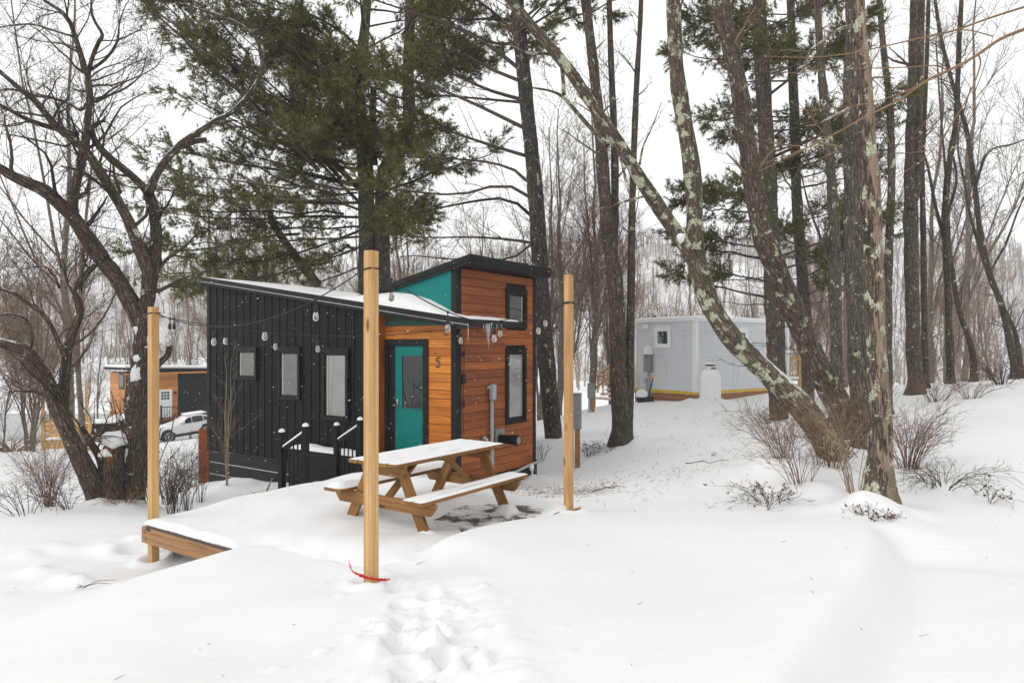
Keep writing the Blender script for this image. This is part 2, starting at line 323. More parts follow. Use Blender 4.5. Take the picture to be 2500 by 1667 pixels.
def ground(x,y,detail=True):
    x=np.asarray(x,float); y=np.asarray(y,float); z=np.zeros(x.shape)
    for i in range(n): z+=sol[i]*tps((x-P2[i,0])**2+(y-P2[i,1])**2)
    z+=sol[n]+sol[n+1]*x+sol[n+2]*y
    far=sstep(np.maximum(np.maximum(y-48,np.abs(x)-38),-y-4),0,16); z=z*(1-far)+far*np.where(x>10,-5.2,-5.9)
    # river bed on the left, far bank beyond it
    riv=sstep(-x,16,26)*sstep(y,58,62)*(1-sstep(y,84,90)); z=z*(1-riv)+riv*-7.2
    bank=sstep(y,84,100); z+=bank*5.5*sstep(-x,-20,20)
    if not detail: return z
    near=1-sstep(np.hypot(x,y),14,40)
    z+=bumps(x,y,1.1,0,10)*.028*near+bumps(x,y,3.4,10,24)*.006*near
    # drift carved along the right foreground
    g=gpath
    g0=[(3.75,7.5),(3.55,6.9),(2.95,5.75),(2.42,4.9),(2.0,4.36),(1.66,3.9),(1.1,3.1)]
    d,s_,al=seg_dist(x,y,g); d=d*-s_; fade=sstep(al,0,.9)
    prof=np.where(d<0,.13*np.exp(-(d/.8)**2),.13-.37*sstep(d,-.02,.44)+.24*sstep(d,.36,1.6)); prof=np.where(np.abs(d)>3.2,0,prof)
    z+=prof*fade*(y>2.4)
    # trampled steps towards the camera
    d,s_,al=seg_dist(x,y,[(-.75,5.75),(-.62,5.2),(-.5,4.5),(-.38,3.9),(-.3,3.2),(-.2,2.4)]); m=1-sstep(d,.16,.46); dd=d*s_
    lump=np.abs(bumps(x,y,8.,24,38))*.6+np.abs(bumps(x,y,21.,38,52))*.45+.3*np.abs(bumps(x,y,33.,10,30))
    z+=m*(-.015+.034*(lump-.75))+.02*np.exp(-((d-.42)/.12)**2)*(.4+lump*.7)*(d<.9)
    gq=np.random.RandomState(21)
    for q in range(14):
        yy=5.65-.24*q; c_=(-.86+.19*(5.75-yy)+(.15 if q%2 else -.12)+gq.normal()*.03); ex_=(x-c_)*1.0+(y-yy)*.15; ey_=(y-yy); e=np.sqrt((ex_/.085)**2+(ey_/.17)**2)
        z+=-.062*(1-sstep(e,.6,1.12))+.016*np.exp(-((e-1.3)/.22)**2)*(.5+.6*lump)
    for q in range(330):
        yy=2.5+3.3*gq.rand(); c_=-.86+.19*(5.75-yy)+gq.normal()*.30; r_=.014+.05*gq.rand()**2.2; e=((x-c_)**2+(y-yy)**2)/r_**2; z+=r_*.7*np.exp(-e*e)
    # older steps along the left side of the deck
    for q in range(9):
        f=q/8.; a_=-3.9+(-.3 if q%2 else .0)-.1*f; b_=.2+3.6*f; c=dw(a_-.25,b_)
        e=np.hypot(x-c[0],y-c[1]); z+=-.06*np.exp(-(e/.17)**2)+.04*np.exp(-((e-.3)/.1)**2)
    for (cx_,cy_,r_) in ((-4.9,8.5,.35),(-5.2,7.6,.3),(-4.6,7.1,.25),(-5.7,8.3,.25),(-5.0,6.6,.2),(-4.35,6.95,.12)):
        e=np.hypot(x-cx_,y-cy_); z+=(.05+.03*bumps(x,y,11.,30,40))*np.exp(-(e/r_)**2)
    # deck: kept below the boards inside, the drift laps over its front edge
    a,b=deckxy(x,y)
    lap=sstep(a,-2.0,-1.85); inside=sstep(a,-3.75,-3.5)*(1-sstep(a,-.50+.44*sstep(b,2.2,2.9),-.05+.09*sstep(b,2.2,2.9)))*sstep(b,-.10+.22*lap,.02+.62*lap)*(1-sstep(b,3.5,3.65))
    z=np.where(inside>0,z*(1-inside)+inside*np.minimum(z,-.16),z)
    
    capw=sstep(a,-3.2,-2.2)*(1-sstep(a,.3,1.2))*sstep(b,-2.4,-1.2)*(1-sstep(b,.6,1.2)); cap=.02+.014*bumps(x,y,2.2,0,12); z=np.where(z>cap,z*(1-capw)+capw*(cap+.12*(z-cap)),z)
    # the drift ends in a slope below the beam
    sl=(1-sstep(a-.55*np.clip(b,-1.5,0),-2.6,-1.9))*sstep(b,-1.7,-.2)*sstep(a,-3.3,-2.7)*(1-sstep(b,.0,.4)); z=z-sl*np.maximum(z+.36,0)*.85
    # hollow below the beam by the left post
    z+=-.06*np.exp(-((a+2.9)/.5)**2-((b+.05)/.35)**2)
    for rx,ry in ROOTS:
        e2=((x-rx)**2+(y-ry)**2)/.55**2; z+=.10*np.exp(-e2)*(1+.45*bumps(x,y,4.5,3,13))
    for p_ in ((-1.18,5.76),(-4.1,7.85),tuple(dw(.02,3.32))):
        e=np.hypot(x-p_[0],y-p_[1]); z+=.04*np.exp(-((e-.17)/.07)**2)*(1+.5*bumps(x,y,8.,2,12))-.035*np.exp(-(e/.09)**2)
    # heaps: beside the cabin, at the tree roots
    for hx,hy,hh,hr in ((at(555,0,14.2)[0],14.2,.11,.6),(at(600,0,14.0)[0],14.0,.06,.6),(at(520,0,14.6)[0],14.6,.04,.7),(at(1335,0,14.)[0]-.35,14.0,.18,.5),(at(1735,0,24.3)[0],24.3,.35,.8),(at(1990,0,9.3)[0],9.3,.12,.7),(at(2110,0,8.0)[0],8.0,.14,.5),(at(1870,0,10.6)[0],10.6,.22,.8),(at(1430,0,16)[0]+.9,15.8,.15,.6)):
        e2=((x-hx)**2+(y-hy)**2)/hr**2; z+=hh*np.exp(-e2)*(1+.35*bumps(x,y,5.,12,22))
    return z
def axis(lo,hi,fine0,fine1,h,grow):
    a=list(np.arange(fine0,fine1,h)); s_=h
    while a[-1]<hi: s_*=grow; a.append(a[-1]+s_)
    s_=h
    while a[0]>lo: s_*=grow; a.insert(0,a[0]-s_)
    return np.array(a)
gx=axis(-260,260,-5.5,5.2,.036,1.055); gy=axis(-40,330,2.3,10.5,.04,1.045)
X,Yg=np.meshgrid(gx,gy); Zg=ground(X,Yg); nx,ny=len(gx),len(gy)
ids=np.arange(nx*ny).reshape(ny,nx); qf=np.stack([ids[:-1,:-1],ids[:-1,1:],ids[1:,1:],ids[1:,:-1]],2).reshape(-1,4)
snow_m=m_snow('snow')
def m_ground():
    m,t,b=nt('snow_ground'); p=geo_pos(t)
    n=noise(t,p,1.3,4); base=ramp(t,n,[(.3,(.738,.738,.74)),(.7,(.765,.763,.76))])
    # thin snow with earth and dead grass showing, in patches where the wind scoured it
    def patch(cx_,cy_,r0,r1):
        s=N(t,'ShaderNodeVectorMath',operation='DISTANCE'); L(t,scaled(t,p,(1,1,0)),s.inputs[0]); s.inputs[1].default_value=(cx_,cy_,0); return math_(t,'SUBTRACT',1.,smooth(t,s.outputs['Value'],r0,r1))
    a=patch(.75,10.6,.4,1.9); c=patch(2.3,12.6,.2,2.6); d=patch(6.5,20.5,.5,3.2); e=patch(4.3,14.5,.3,2.2)
    msk=math_(t,'MAXIMUM',a,math_(t,'MULTIPLY',math_(t,'MAXIMUM',c,math_(t,'MAXIMUM',d,e)),.62))
    g=math_(t,'ADD',math_(t,'MULTIPLY',noise(t,scaled(t,p,(1,.45,1)),26,6,.75),.7),math_(t,'MULTIPLY',noise(t,p,2.2,3),.35))
    k=smooth(t,math_(t,'ADD',g,math_(t,'MULTIPLY',msk,.24)),.73,.80)
    col=mixc(t,math_(t,'MULTIPLY',math_(t,'MULTIPLY',k,smooth(t,msk,.02,.3)),.8),base,(.20,.16,.11))
    L(t,col,b.inputs['Base Color']); b.inputs['Roughness'].default_value=.7; b.inputs['Specular IOR Level'].default_value=.25
    h=math_(t,'ADD',math_(t,'MULTIPLY',noise(t,scaled(t,p,(.6,1.3,1)),7,7,.65),1.),math_(t,'MULTIPLY',noise(t,p,120,3),.2)); bump(t,b,h,.4,.02)
    return m
gb=MB(); gb.add(np.stack([X,Yg,Zg],2),qf); go=gb.build('ground',m_ground()); struct(go,'snow covered ground sloping down to the river','ground')
def gz(x,y): return float(ground(np.array([x]),np.array([y]))[0])
# river
wm,t,b=nt('river_water'); b.inputs['Base Color'].default_value=(.20,.22,.22,1); b.inputs['Roughness'].default_value=.25; bump(t,b,noise(t,scaled(t,geo_pos(t),(.4,1.5,1)),2.5,4),.25,.05)
mb=MB(); mb.add([[-250,50,-6.35],[-8,50,-6.35],[-8,98,-6.35],[-250,98,-6.35]],[[0,1,2,3]]); struct(mb.build('river',wm),'grey strip of river at the foot of the slope','river')
# hills
hx=np.linspace(-420,420,150); hy=np.linspace(100,560,80); HX,HYY=np.meshgrid(hx,hy)
def hill(x,y):
    prof=sstep(y,120,430)*(46+16*np.sin(x*.009+1.2)+6*np.sin(x*.031))*(1+.35*sstep(-x,-60,-190)*0)
    prof+=sstep(y,130,300)*sstep(x,55,130)*16+sstep(y,115,260)*sstep(-x,30,140)*10
    return -6.4+prof+1.2*np.sin(x*.08+y*.05)*sstep(y,120,160)
ids=np.arange(150*80).reshape(80,150); qh=np.stack([ids[:-1,:-1],ids[:-1,1:],ids[1:,1:],ids[1:,:-1]],2).reshape(-1,4)
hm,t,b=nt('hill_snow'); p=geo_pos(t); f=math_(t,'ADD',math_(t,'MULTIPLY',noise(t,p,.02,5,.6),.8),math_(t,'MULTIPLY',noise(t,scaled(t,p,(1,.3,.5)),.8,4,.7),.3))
L(t,ramp(t,f,[(.42,(.80,.81,.82)),(.56,(.48,.46,.44)),(.72,(.34,.32,.30))]),b.inputs['Base Color']); b.inputs['Roughness'].default_value=.95  # forest tones on the snow lightened in place of denser haze
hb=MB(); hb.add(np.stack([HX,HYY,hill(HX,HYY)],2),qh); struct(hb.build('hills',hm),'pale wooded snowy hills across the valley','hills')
# air full of falling snow
if HAZE>0:
    vm=bpy.data.materials.new('haze_air'); vm.use_nodes=True; t=vm.node_tree; t.nodes.remove(t.nodes['Principled BSDF'])
    pv=N(t,'ShaderNodeVolumePrincipled'); pv.inputs['Color'].default_value=(.93,.94,.95,1); pv.inputs['Density'].default_value=HAZE; pv.inputs['Anisotropy'].default_value=.0
    L(t,pv.outputs[0],t.nodes['Material Output'].inputs['Volume'])
    mb=MB(); mb.box(-440,440,-60,580,-11,75); struct(mb.build('haze',vm,smooth=False),'snowy haze in the air','haze','stuff')

# ------------------------------------------------------------------ shared materials
black=flat('black_paint',(.009,.009,.0095),.55,var=.3,scale=6,bumps=.25,spec=.2)
blackm=flat('black_metal',(.0065,.0068,.0078),.5,var=.35,scale=2.5,bumps=.12,spec=.18)
blacktrim=flat('black_trim',(.013,.013,.0145),.6,var=.25,scale=5,bumps=.3,spec=.2)
teal=flat('teal_paint',(.002,.18,.165),.5,var=.06,scale=3,bumps=.06,spec=.2)
cedar_dark=m_wood('stained_cedar',(.19,.046,.010),(.44,.128,.024),(.17,.042,.010),.45,knots=.6,tintv=.4)
cedar_light=m_wood('honey_cedar',(.42,.115,.012),(.74,.28,.04),(.27,.07,.010),.42,knots=.7,tintv=.5)
pine_w=m_wood('treated_pine',(.46,.265,.105),(.68,.45,.215),(.30,.125,.035),.65,knots=.9,tintv=.3)
table_w=m_wood('table_pine',(.19,.085,.022),(.37,.19,.06),(.10,.038,.011),.6,knots=.9,tintv=.4)
deck_w=m_wood('deck_board',(.07,.058,.05),(.13,.105,.09),(.06,.05,.042),.7,dust=.62,knots=.3)
rim_w=m_wood('deck_rim',(.25,.125,.055),(.42,.24,.115),(.12,.05,.02),.7,knots=1.,tintv=.3)
steel=flat('steel',(.45,.46,.47),.3,metal=1,var=.1); greybox=flat('grey_paint',(.20,.22,.225),.5,var=.08,scale=10); pvc=flat('grey_pvc',(.33,.36,.39),.45,var=.06)
rubber=flat('rubber',(.012,.012,.012),.7); white=flat('white_paint',(.78,.79,.80),.45,var=.03); 
ice,t,b=nt('ice'); b.inputs['Base Color'].default_value=(.85,.88,.92,1); b.inputs['Transmission Weight'].default_value=.6; b.inputs['Roughness'].default_value=.12; b.inputs['IOR'].default_value=1.31
bulbg,t,b=nt('bulb_glass'); b.inputs['Base Color'].default_value=(.95,.93,.9,1); b.inputs['Transmission Weight'].default_value=.92; b.inputs['Roughness'].default_value=.02; b.inputs['IOR'].default_value=1.16
def m_blind(name,c0,c1,sc_,ci=1.75):
    m,t,b=nt(name); p=geo_pos(t); L(t,ramp(t,noise(t,p,sc_,4),[(.3,c0),(.7,c1)]),b.inputs['Base Color']); b.inputs['Roughness'].default_value=.5; b.inputs['Specular IOR Level'].default_value=0.; b.inputs['Coat Weight'].default_value=1.; b.inputs['Coat Roughness'].default_value=.01; b.inputs['Coat IOR'].default_value=ci
    return m
blind=m_blind('window_blind',(.05,.065,.045),(.085,.10,.075),3,1.9); paleglass=m_blind('pale_glass',(.13,.125,.125),(.20,.195,.195),2.5,2.6); darkglass=m_blind('dark_glass',(.003,.003,.003),(.008,.009,.008),3,1.6); greenglass=m_blind('green_glass',(.02,.05,.045),(.03,.065,.06),3)

def soft_snow(mb,x0,x1,y0,y1,z0,h,seed=0,lump=.3,nx=None,ny=None,M=None,prof=None):
    nx=nx or max(4,int((x1-x0)/.04)); ny=ny or max(4,int((y1-y0)/.04)); nx=min(nx,90); ny=min(ny,90)
    u=np.linspace(0,1,nx); v=np.linspace(0,1,ny); U,V=np.meshgrid(u,v); xx=x0+(x1-x0)*U; yy=y0+(y1-y0)*V
    e=np.minimum(np.minimum(U*(x1-x0),(1-U)*(x1-x0)),np.minimum(V*(y1-y0),(1-V)*(y1-y0))); rim=np.sqrt(np.clip(e/max(h*1.1,.01),0,1)*(2-np.clip(e/max(h*1.1,.01),0,1)))
    g=np.random.RandomState(seed); k=sum(np.sin(xx*g.normal()*7+yy*g.normal()*7+g.rand()*6) for _ in range(8))/3
    zz=z0+h*rim*(1+lump*k) if prof is None else z0+rim*prof(xx,yy)*(1+lump*k)
    P=np.concatenate([np.stack([xx,yy,zz],2).reshape(-1,3),np.stack([xx,yy,np.full_like(xx,z0)],2).reshape(-1,3)])
    if M is not None: P=P@M[0].T+M[1]
    i=np.arange(nx*ny).reshape(ny,nx); q=np.stack([i[:-1,:-1],i[:-1,1:],i[1:,1:],i[1:,:-1]],2).reshape(-1,4); o=nx*ny
    rimids=np.concatenate([i[0,:],i[1:,-1],i[-1,-2::-1],i[-2:0:-1,0]]); r2=np.roll(rimids,-1)
    mb.add(P,np.concatenate([q,(q+o)[:,::-1],np.stack([rimids+o,r2+o,r2,rimids],1)])); return mb
# ------------------------------------------------------------------ black cabin (origin: corner between the front wall and the door wall)
HO=np.array([-.0816*12.27,12.27])
house=thing('cabin','black tiny house with teal gable, teal door and stained cedar front, number 5','cabin',(HO[0],HO[1],0),-A0)
def hw(x,y): return HO+EX*x+EY*y
WF=2.6; XB=-7.39; YB=-.25; XD=-1.77
def lowz(x): return 2.475+.1466*(.596-x)       # top of the low roof
def upz(x): return 3.635-.212*(.38-x)
def planks_y(mb,x,y0,y1,z0,z1,th=.02,step=.155,holes=()):
    z=z0; k=0
    while z<z1-.01:
        za,zb=z+.004,min(z+step-.004,z1)
        cuts=[(y0,y1)]
        for hy0,hy1,hz0,hz1 in holes:
            if zb>hz0 and za<hz1: cuts=[c for a,b in cuts for c in ((a,min(b,hy0)),(max(a,hy1),b)) if c[1]-c[0]>.01]
        for a,b in cuts:
            br=a+(b-a)*random.uniform(.25,.75) if b-a>1.6 else None
            for p,q in (((a,br-.001),(br+.001,b)) if br else ((a,b),)): mb.box(x,x+th,p,q,za,zb)
        z+=step
random.seed(4)
# front wall
mb=MB(); planks_y(mb,0,.12,WF-.1,-.44,3.44,holes=((1.53,2.24,2.42,3.14),(1.52,2.22,.51,1.96)))
mb.build('front_siding',cedar_dark,house,False,.003)
mb=MB(); mb.box(-.02,-.004,.0,WF,-.46,3.45); mb.box(XB+.05,-.03,WF-.06,WF,-.46,2.4); mb.build('sheathing',black,house,False)
# door wall planks run along x
mb=MB(); z=-.02
while z<2.62:
    za,zb=z+.004,z+.151
    zt=min(zb,2.68)
    if za>2.14: mb.box(XD,-.11,-.02,0,za,zt)
    else: mb.box(-.645,-.11,-.02,0,za,zt)
    z+=.155
mb.box(XD,-1.78,-.0,0.005,0,2.6); mb.build('door_wall_siding',cedar_light,house,False,.003)
mb=MB(); mb.box(XD-.0,XD+.02,-.23,-.03,-.1,2.72); mb.build('reveal',cedar_dark,house,False,.002)
mb=MB(); mb.box(-1.78,-.11,.004,.03,-.46,2.66); mb.build('back_panel',black,house,False)
# teal gable wall
mb=MB(); mb.prism([(-2.95,2.4),(-.105,2.4),(-.105,upz(-.105)-.1),(-2.95,upz(-2.95)-.1)],(0,.03),lambda a,b,c:(a,-.02+c,b)); mb.build('gable_wall',teal,house,False)
# corner boards
for q in ((-.105,.022,-.024,-.002,-.45,3.52),(.002,.026,-.002,.115,-.45,3.46),(.002,.026,WF-.1,WF+.02,-.47,3.46),(-.1,.002,WF,WF+.02,-.47,3.46)): mb=MB(); mb.box(*q); mb.build('corner_board',blacktrim,house,False,.004)
# ribbed metal side wall
mb=MB(); x=XB; prof=[]
rib=[(0,0),(.045,0),(.058,.022),(.085,.022),(.098,0),(.155,0),(.162,.007),(.172,.007),(.179,0),(.236,0),(.243,.007),(.253,.007),(.26,0)]
while x<XD-.05:
    for dx,dy in rib[:-1]:
        if x+dx<XD-.04: prof.append((x+dx,dy))
    x+=.26
prof.append((XD-.04,0)); P=np.array(prof); k=len(P); zt=lowz(P[:,0])-.15
v=np.concatenate([np.c_[P[:,0],YB-P[:,1],np.full(k,-.44)],np.c_[P[:,0],YB-P[:,1],zt]]); i=np.arange(k-1)
mb.add(v,np.stack([i,i+1,i+1+k,i+k],1)); mb.build('metal_side_wall',blackm,house,False)
mb=MB(); mb.box(XD-.045,XD+.004,YB-.03,YB+.02,-.45,2.68); mb.box(XB-.03,XB+.06,YB-.028,YB-.004,-.45,3.48); mb.box(XB-.03,XB-.004,YB-.004,WF,-.45,3.5); mb.box(XB,XD,YB-.03,YB-.002,-.46,-.41); mb.build('wall_trim',blacktrim,house,False,.003)
# skirting of lap siding with two lighter seams
mb=MB(); z=-.47
for q in range(8):
    z1=z; z0=z-.115; mb.add([[XB+.02,YB-.018,z0],[XD,YB-.018,z0],[XD,YB-.004,z1],[XB+.02,YB-.004,z1],[XB+.02,YB,z0],[XD,YB,z0]],[[0,1,2,3],[4,5,1,0]]); z=z0
mb.build('skirting',blackm,house,False)
mb=MB(); mb.box(XB+.1,-1.9,YB-.026,YB-.019,-.712,-.692); mb.box(XB+.1,-3.6,YB-.026,YB-.019,-.99,-.972); mb.build('skirting_seam',steel,house,False)
mb=MB(); mb.box(XB+.03,-.05,0,WF-.08,-1.0,-.46); mb.build('underfloor',black,house,False)
# fender box with snow along the foot of the wall
mb=MB(); mb.box(-3.85,-1.85,-.62,YB-.03,-1.0,-.06)
for q in range(6): mb.box(-3.86,-1.84,-.63,-.62,-.95+q*.14,-.95+q*.14+.125)
mb.build('wheel_box',blackm,house,False,.003)
mb=MB(); soft_snow(mb,-3.86,-1.86,-.63,YB-.03,-.058,.07,3,.35); mb.build('snow',snow_m,house)
# low shed roof
def slab(mb,x0,x1,y0,y1,zf,th):
    mb.prism([(x0,zf(x0)-th),(x1,zf(x1)-th),(x1,zf(x1)),(x0,zf(x0))],(y0,y1),lambda a,b,c:(a,c,b))
mb=MB(); slab(mb,-7.5,-2.7,-.36,WF+.25,lowz,.12); slab(mb,-2.7,.57,-.36,1.15,lowz,.12); lr=mb.build('low_roof',blackm,house,False)
mb=MB(); slab(mb,-7.506,.596,-.4,-.362,lambda x:lowz(x)+.012,.1); slab(mb,-7.506,.596,-.392,-.362,lambda x:lowz(x)-.09,.075)
mb.prism([(-.36,2.37),(1.17,2.36),(1.17,2.48),(-.36,2.487)],(0,1),lambda a,b,c:(.572+c*.024,a,b)); mb.box(-7.51,-7.49,-.36,WF+.25,3.47,3.67)
mb.build('fascia',blacktrim,lr,False,.004)
mb=MB(); slab(mb,-7.5,.58,-.404,-.4,lambda x:lowz(x)-.088,.012); mb.build('drip_edge',steel,lr,False)
# upper roof
mb=MB(); slab(mb,-2.8,.36,-.06,WF+.05,upz,.1); ur=mb.build('upper_roof',black,house,False)
mb=MB(); slab(mb,-2.85,.38,-.085,-.062,lambda x:upz(x)+.01,.1); slab(mb,-2.85,.372,-.075,-.062,lambda x:upz(x)-.09,.06); slab(mb,-2.85,.38,WF+.052,WF+.075,lambda x:upz(x)+.01,.1)
mb.box(.362,.385,-.085,WF+.075,3.545,3.645); mb.box(.34,.374,-.075,WF+.065,3.47,3.545); mb.box(.0,.36,-.07,WF+.06,3.452,3.468); mb.build('fascia',blacktrim,ur,False,.004)
# roof snow: thin skin on the slope, a drift against the gable wall
def roofsnow(mb,x0,x1,y0,y1,h,seed,prof=None):
    nx,ny=120,24; u=np.linspace(x0,x1,nx); v=np.linspace(y0,y1,ny); U,V=np.meshgrid(u,v); e=np.minimum(np.minimum(U-x0,x1-U),np.minimum(V-y0,(y1-V)+.2)); g=np.random.RandomState(seed)
    k=sum(np.sin(U*g.normal()*3+V*g.normal()*5+g.rand()*6) for _ in range(8))/3; rim=np.sqrt(np.clip(e/.08,0,1)*(2-np.clip(e/.08,0,1)))
    hh=(h*(1+.4*k) if prof is None else prof(U,V)*(1+.05*k))*rim; Z=lowz(U)+.004+hh; i=np.arange(nx*ny).reshape(ny,nx)
    mb.add(np.stack([U,V,Z],2),np.stack([i[:-1,:-1],i[:-1,1:],i[1:,1:],i[1:,:-1]],2).reshape(-1,4))
    for a in (i[0],i[:,-1],i[:,0]):
        b0=mb.v[-1].reshape(-1,3)[a] if False else np.stack([U,V,Z],2).reshape(-1,3)[a]; lo=b0.copy(); lo[:,2]=lowz(lo[:,0])-.0; kk=len(a); j=np.arange(kk-1)
        mb.add(np.concatenate([b0,lo]),np.stack([j,j+kk,j+1+kk,j+1],1))
mb=MB(); roofsnow(mb,-7.46,-1.6,-.39,WF+.2,.016,2)
def drift(x,y):
    c=np.interp(x,[-2.9,-2.3,-1.9,-1.5,-1.0,-.6,-.3,0,.3,.56],[.05,.14,.20,.27,.29,.24,.15,.045,.03,.02]); return c*(.30+.70*np.clip((y+.4)/.36,0,1)**.7)
roofsnow(mb,-2.9,.575,-.395,.0,.03,4,drift); roofsnow(mb,0.03,.575,-.02,1.14,.025,6); mb.build('snow',snow_m,lr)
# icicles
g=np.random.RandomState(8)
for y_,h_ in ((-.39,.30),(.02,.12),(.09,.16),(.13,.30),(.17,.44),(.20,.20),(.25,.07),(.33,.09),(.42,.05),(.52,.2),(.56,.05)):
    mb=MB(); x_=.60 if y_>-.3 else .58; zz=2.385; r=.007+.014*h_
    mb.lathe([(0.0005,-h_),(r*.35,-h_*.75),(r*.6,-h_*.4),(r,-.02),(r*1.1,.03)],(x_,y_,zz),8); mb.build('icicle',ice,lr)
# windows
def win_front(y0,y1,z0,z1,gm):
    mb=MB(); f=.075
    mb.box(.018,.05,y0,y1,z1-f,z1); mb.box(.018,.05,y0,y1,z0,z0+f); mb.box(.018,.05,y0,y0+f,z0+f,z1-f); mb.box(.018,.05,y1-f,y1,z0+f,z1-f); mb.box(.018,.062,y0-.012,y1+.012,z1,z1+.016); mb.box(.018,.062,y0-.008,y1+.008,z0-.014,z0)
    f2=.1; o=mb.build('window',black,house,False,.004); mb=MB()
    for a,b,c,d in ((y0+f,y1-f,z1-f2-.02,z1-f),(y0+f,y1-f,z0+f,z0+f2+.01),(y0+f,y0+f2+.025,z0+f,z1-f),(y1-f2-.01,y1-f,z0+f,z1-f)): mb.box(.006,.034,a,b,c,d)
    mb.build('sash',black,o,False,.003)
    mb=MB(); mb.box(.0,.014,y1-f2-.075,y1-f2-.045,z0+f2,z1-f2); mb.build('screen_edge',paleglass,o,False)
    mb=MB(); mb.box(-.004,.010,y0+f,y1-f,z0+f,z1-f); mb.build('pane',gm,o,False)
win_front(1.51,2.26,2.405,3.155,darkglass); win_front(1.5,2.235,.49,1.975,paleglass)
def win_side(x0,x1,z0,z1,gm):
    mb=MB(); f=.07; y=YB
    for a,b,c,d in ((x0,x1,z1-f-.03,z1),(x0,x1,z0,z0+f),(x0,x0+f,z0+f,z1-f),(x1-f,x1,z0+f,z1-f)): mb.box(a,b,y-.07,y-.004,c,d)
    mb.box(x0-.02,x1+.02,y-.08,y-.02,z1,z1+.022); o=mb.build('window',black,house,False,.004); mb=MB()
    for a,b,c,d in ((x0+f,x1-f,z1-f-.06,z1-f-.03),(x0+f,x1-f,z0+f,z0+f+.03),(x0+f,x0+f+.035,z0+f,z1-f),(x1-f-.03,x1-f,z0+f,z1-f)): mb.box(a,b,y-.05,y-.005,c,d)
    mb.build('sash',black,o,False,.003)
    mb=MB(); mb.box(x0+f+.035,x0+f+.09,y-.040,y-.006,z0+f+.03,z1-f-.06); mb.build('screen_edge',m_sash,o,False,.002)
    mb=MB(); mb.box(x0+f,x1-f,y-.033,y-.002,z0+f,z1-f); mb.build('pane',gm,o,False)
m_sash=flat('sash_green',(.30,.34,.27),.5,var=.05)
bl3=m_blind('half_blind',(.08,.095,.075),(.16,.17,.15),1.2,2.4)
win_side(-6.184,-5.44,1.27,2.01,blind); win_side(-4.68,-3.958,.89,1.99,blind); win_side(-3.25,-2.49,.535,1.97,bl3)
# door
mb=MB()
for a,b,c,d in ((-1.78,-.645,2.03,2.148),(-1.78,-1.66,-.02,2.03),(-.765,-.645,-.02,2.03)): mb.box(a,b,-.05,-.021,c,d)
mb.box(-1.66,-1.5,-.02,.002,-.02,2.03); mb.build('door_frame',blacktrim,house,False,.004)
mb=MB()
for a,b,c,d in ((-1.5,-.765,.04,.83),(-1.5,-.765,1.86,2.03),(-1.5,-1.335,.83,1.86),(-.80,-.765,.83,1.86)): mb.box(a,b,-.012,.02,c,d,.5)
dr=mb.build('door',teal,house,False,.003)
mb=MB(); 
for a,b,c,d in ((-1.335,-1.315,.83,1.86),(-.815,-.80,.83,1.86),(-1.315,-.815,.83,.85),(-1.315,-.815,1.84,1.86)): mb.box(a,b,-.02,.0,c,d,.5)
mb.build('glazing_bead',teal,dr,False,.003)
mb=MB(); mb.box(-1.32,-.81,-.004,.008,.845,1.845); mb.build('pane',darkglass,dr,False)
mb=MB(); mb.box(-1.475,-1.42,-.025,-.012,.86,1.02); mb.tubes(np.array([[-1.448,-.02,.9],[-1.448,-.07,.9],[-1.46,-.075,.895],[-1.53,-.075,.89]]),np.full(4,.011),10,cap=True); mb.lathe([(0,0),(.016,0),(.018,-.02),(.0,-.022)],(-1.448,-.02,.985),14,'y'); mb.build('handle',steel,dr)
# house number
five=[(-.352,1.815),(-.372,1.812),(-.43,1.808),(-.441,1.745),(-.405,1.752),(-.372,1.738),(-.362,1.70),(-.385,1.655),(-.425,1.642),(-.462,1.655)]
for r_,y_,mat_,nm in ((.0135,-.026,steel,'number_edge'),(.0085,-.038,black,'number')):
    Pn,Rn=resample([(x,y_,z) for x,z in five],[r_*.7,r_,r_*.8,r_*.7,r_*.8,r_*1.2,r_*1.3,r_*1.2,r_,r_*.8],60); mb=MB(); mb.tubes(Pn,Rn,10,cap=True); mb.build(nm,mat_,house)
# conduit, vent, cord, pipe on the front wall
mb=MB(); mb.tubes(np.array([[.07,.985,-.45],[.07,.985,.2],[.07,.985,1.0]]),np.full(3,.034),14,cap=True); mb.lathe([(.042,-.45),(.042,.05)],(.07,.985,0),14); cd=mb.build('conduit',pvc,house)
mb=MB(); mb.box(.03,.14,.93,1.06,1.0,1.30); mb.build('junction_box',pvc,cd,False,.03)
mb=MB(); mb.tubes(np.array([[.02,.9,1.24],[.07,.95,1.24]]),np.full(2,.03),10,cap=True); mb.build('elbow',pvc,cd)
mb=MB(); mb.box(.02,.075,.88,1.03,.375,.4); mb.build('pipe_strap',steel,cd,False)
mb=MB(); mb.box(.021,.035,1.16,1.46,.05,.41); vp=mb.build('vent_plate',greybox,house,False,.003)
mb=MB(); mb.lathe([(.0,.0),(.085,.0),(.085,.26),(.098,.265),(.098,.36),(.1,.37),(.1,.44),(.085,.45)],(.035,1.31,.22),28,'x'); mb.build('vent_pipe',black,vp)
mb=MB(); mb.lathe([(0,.435),(.086,.435)],(.035,1.31,.22),28,'x'); mb.build('vent_cap',greybox,vp)
mb=MB(); mb.box(.02,.1,.66,.74,.26,.34); mb.tubes(np.array([[.1,.69,.33],[.14,.76,.25]]),np.full(2,.022),10,cap=True); mb.build('water_inlet',steel,house,False)
g=np.random.RandomState(3); zz=np.linspace(2.2,.3,40); Pc=np.stack([np.full(40,.045),.15+.012*np.sin(zz*5)+.03*np.exp(-((zz-1.9)/.2)**2),zz],1); mb=MB(); mb.tubes(Pc,np.full(40,.006),6); cb=mb.build('power_cord',rubber,house)
mb=MB()
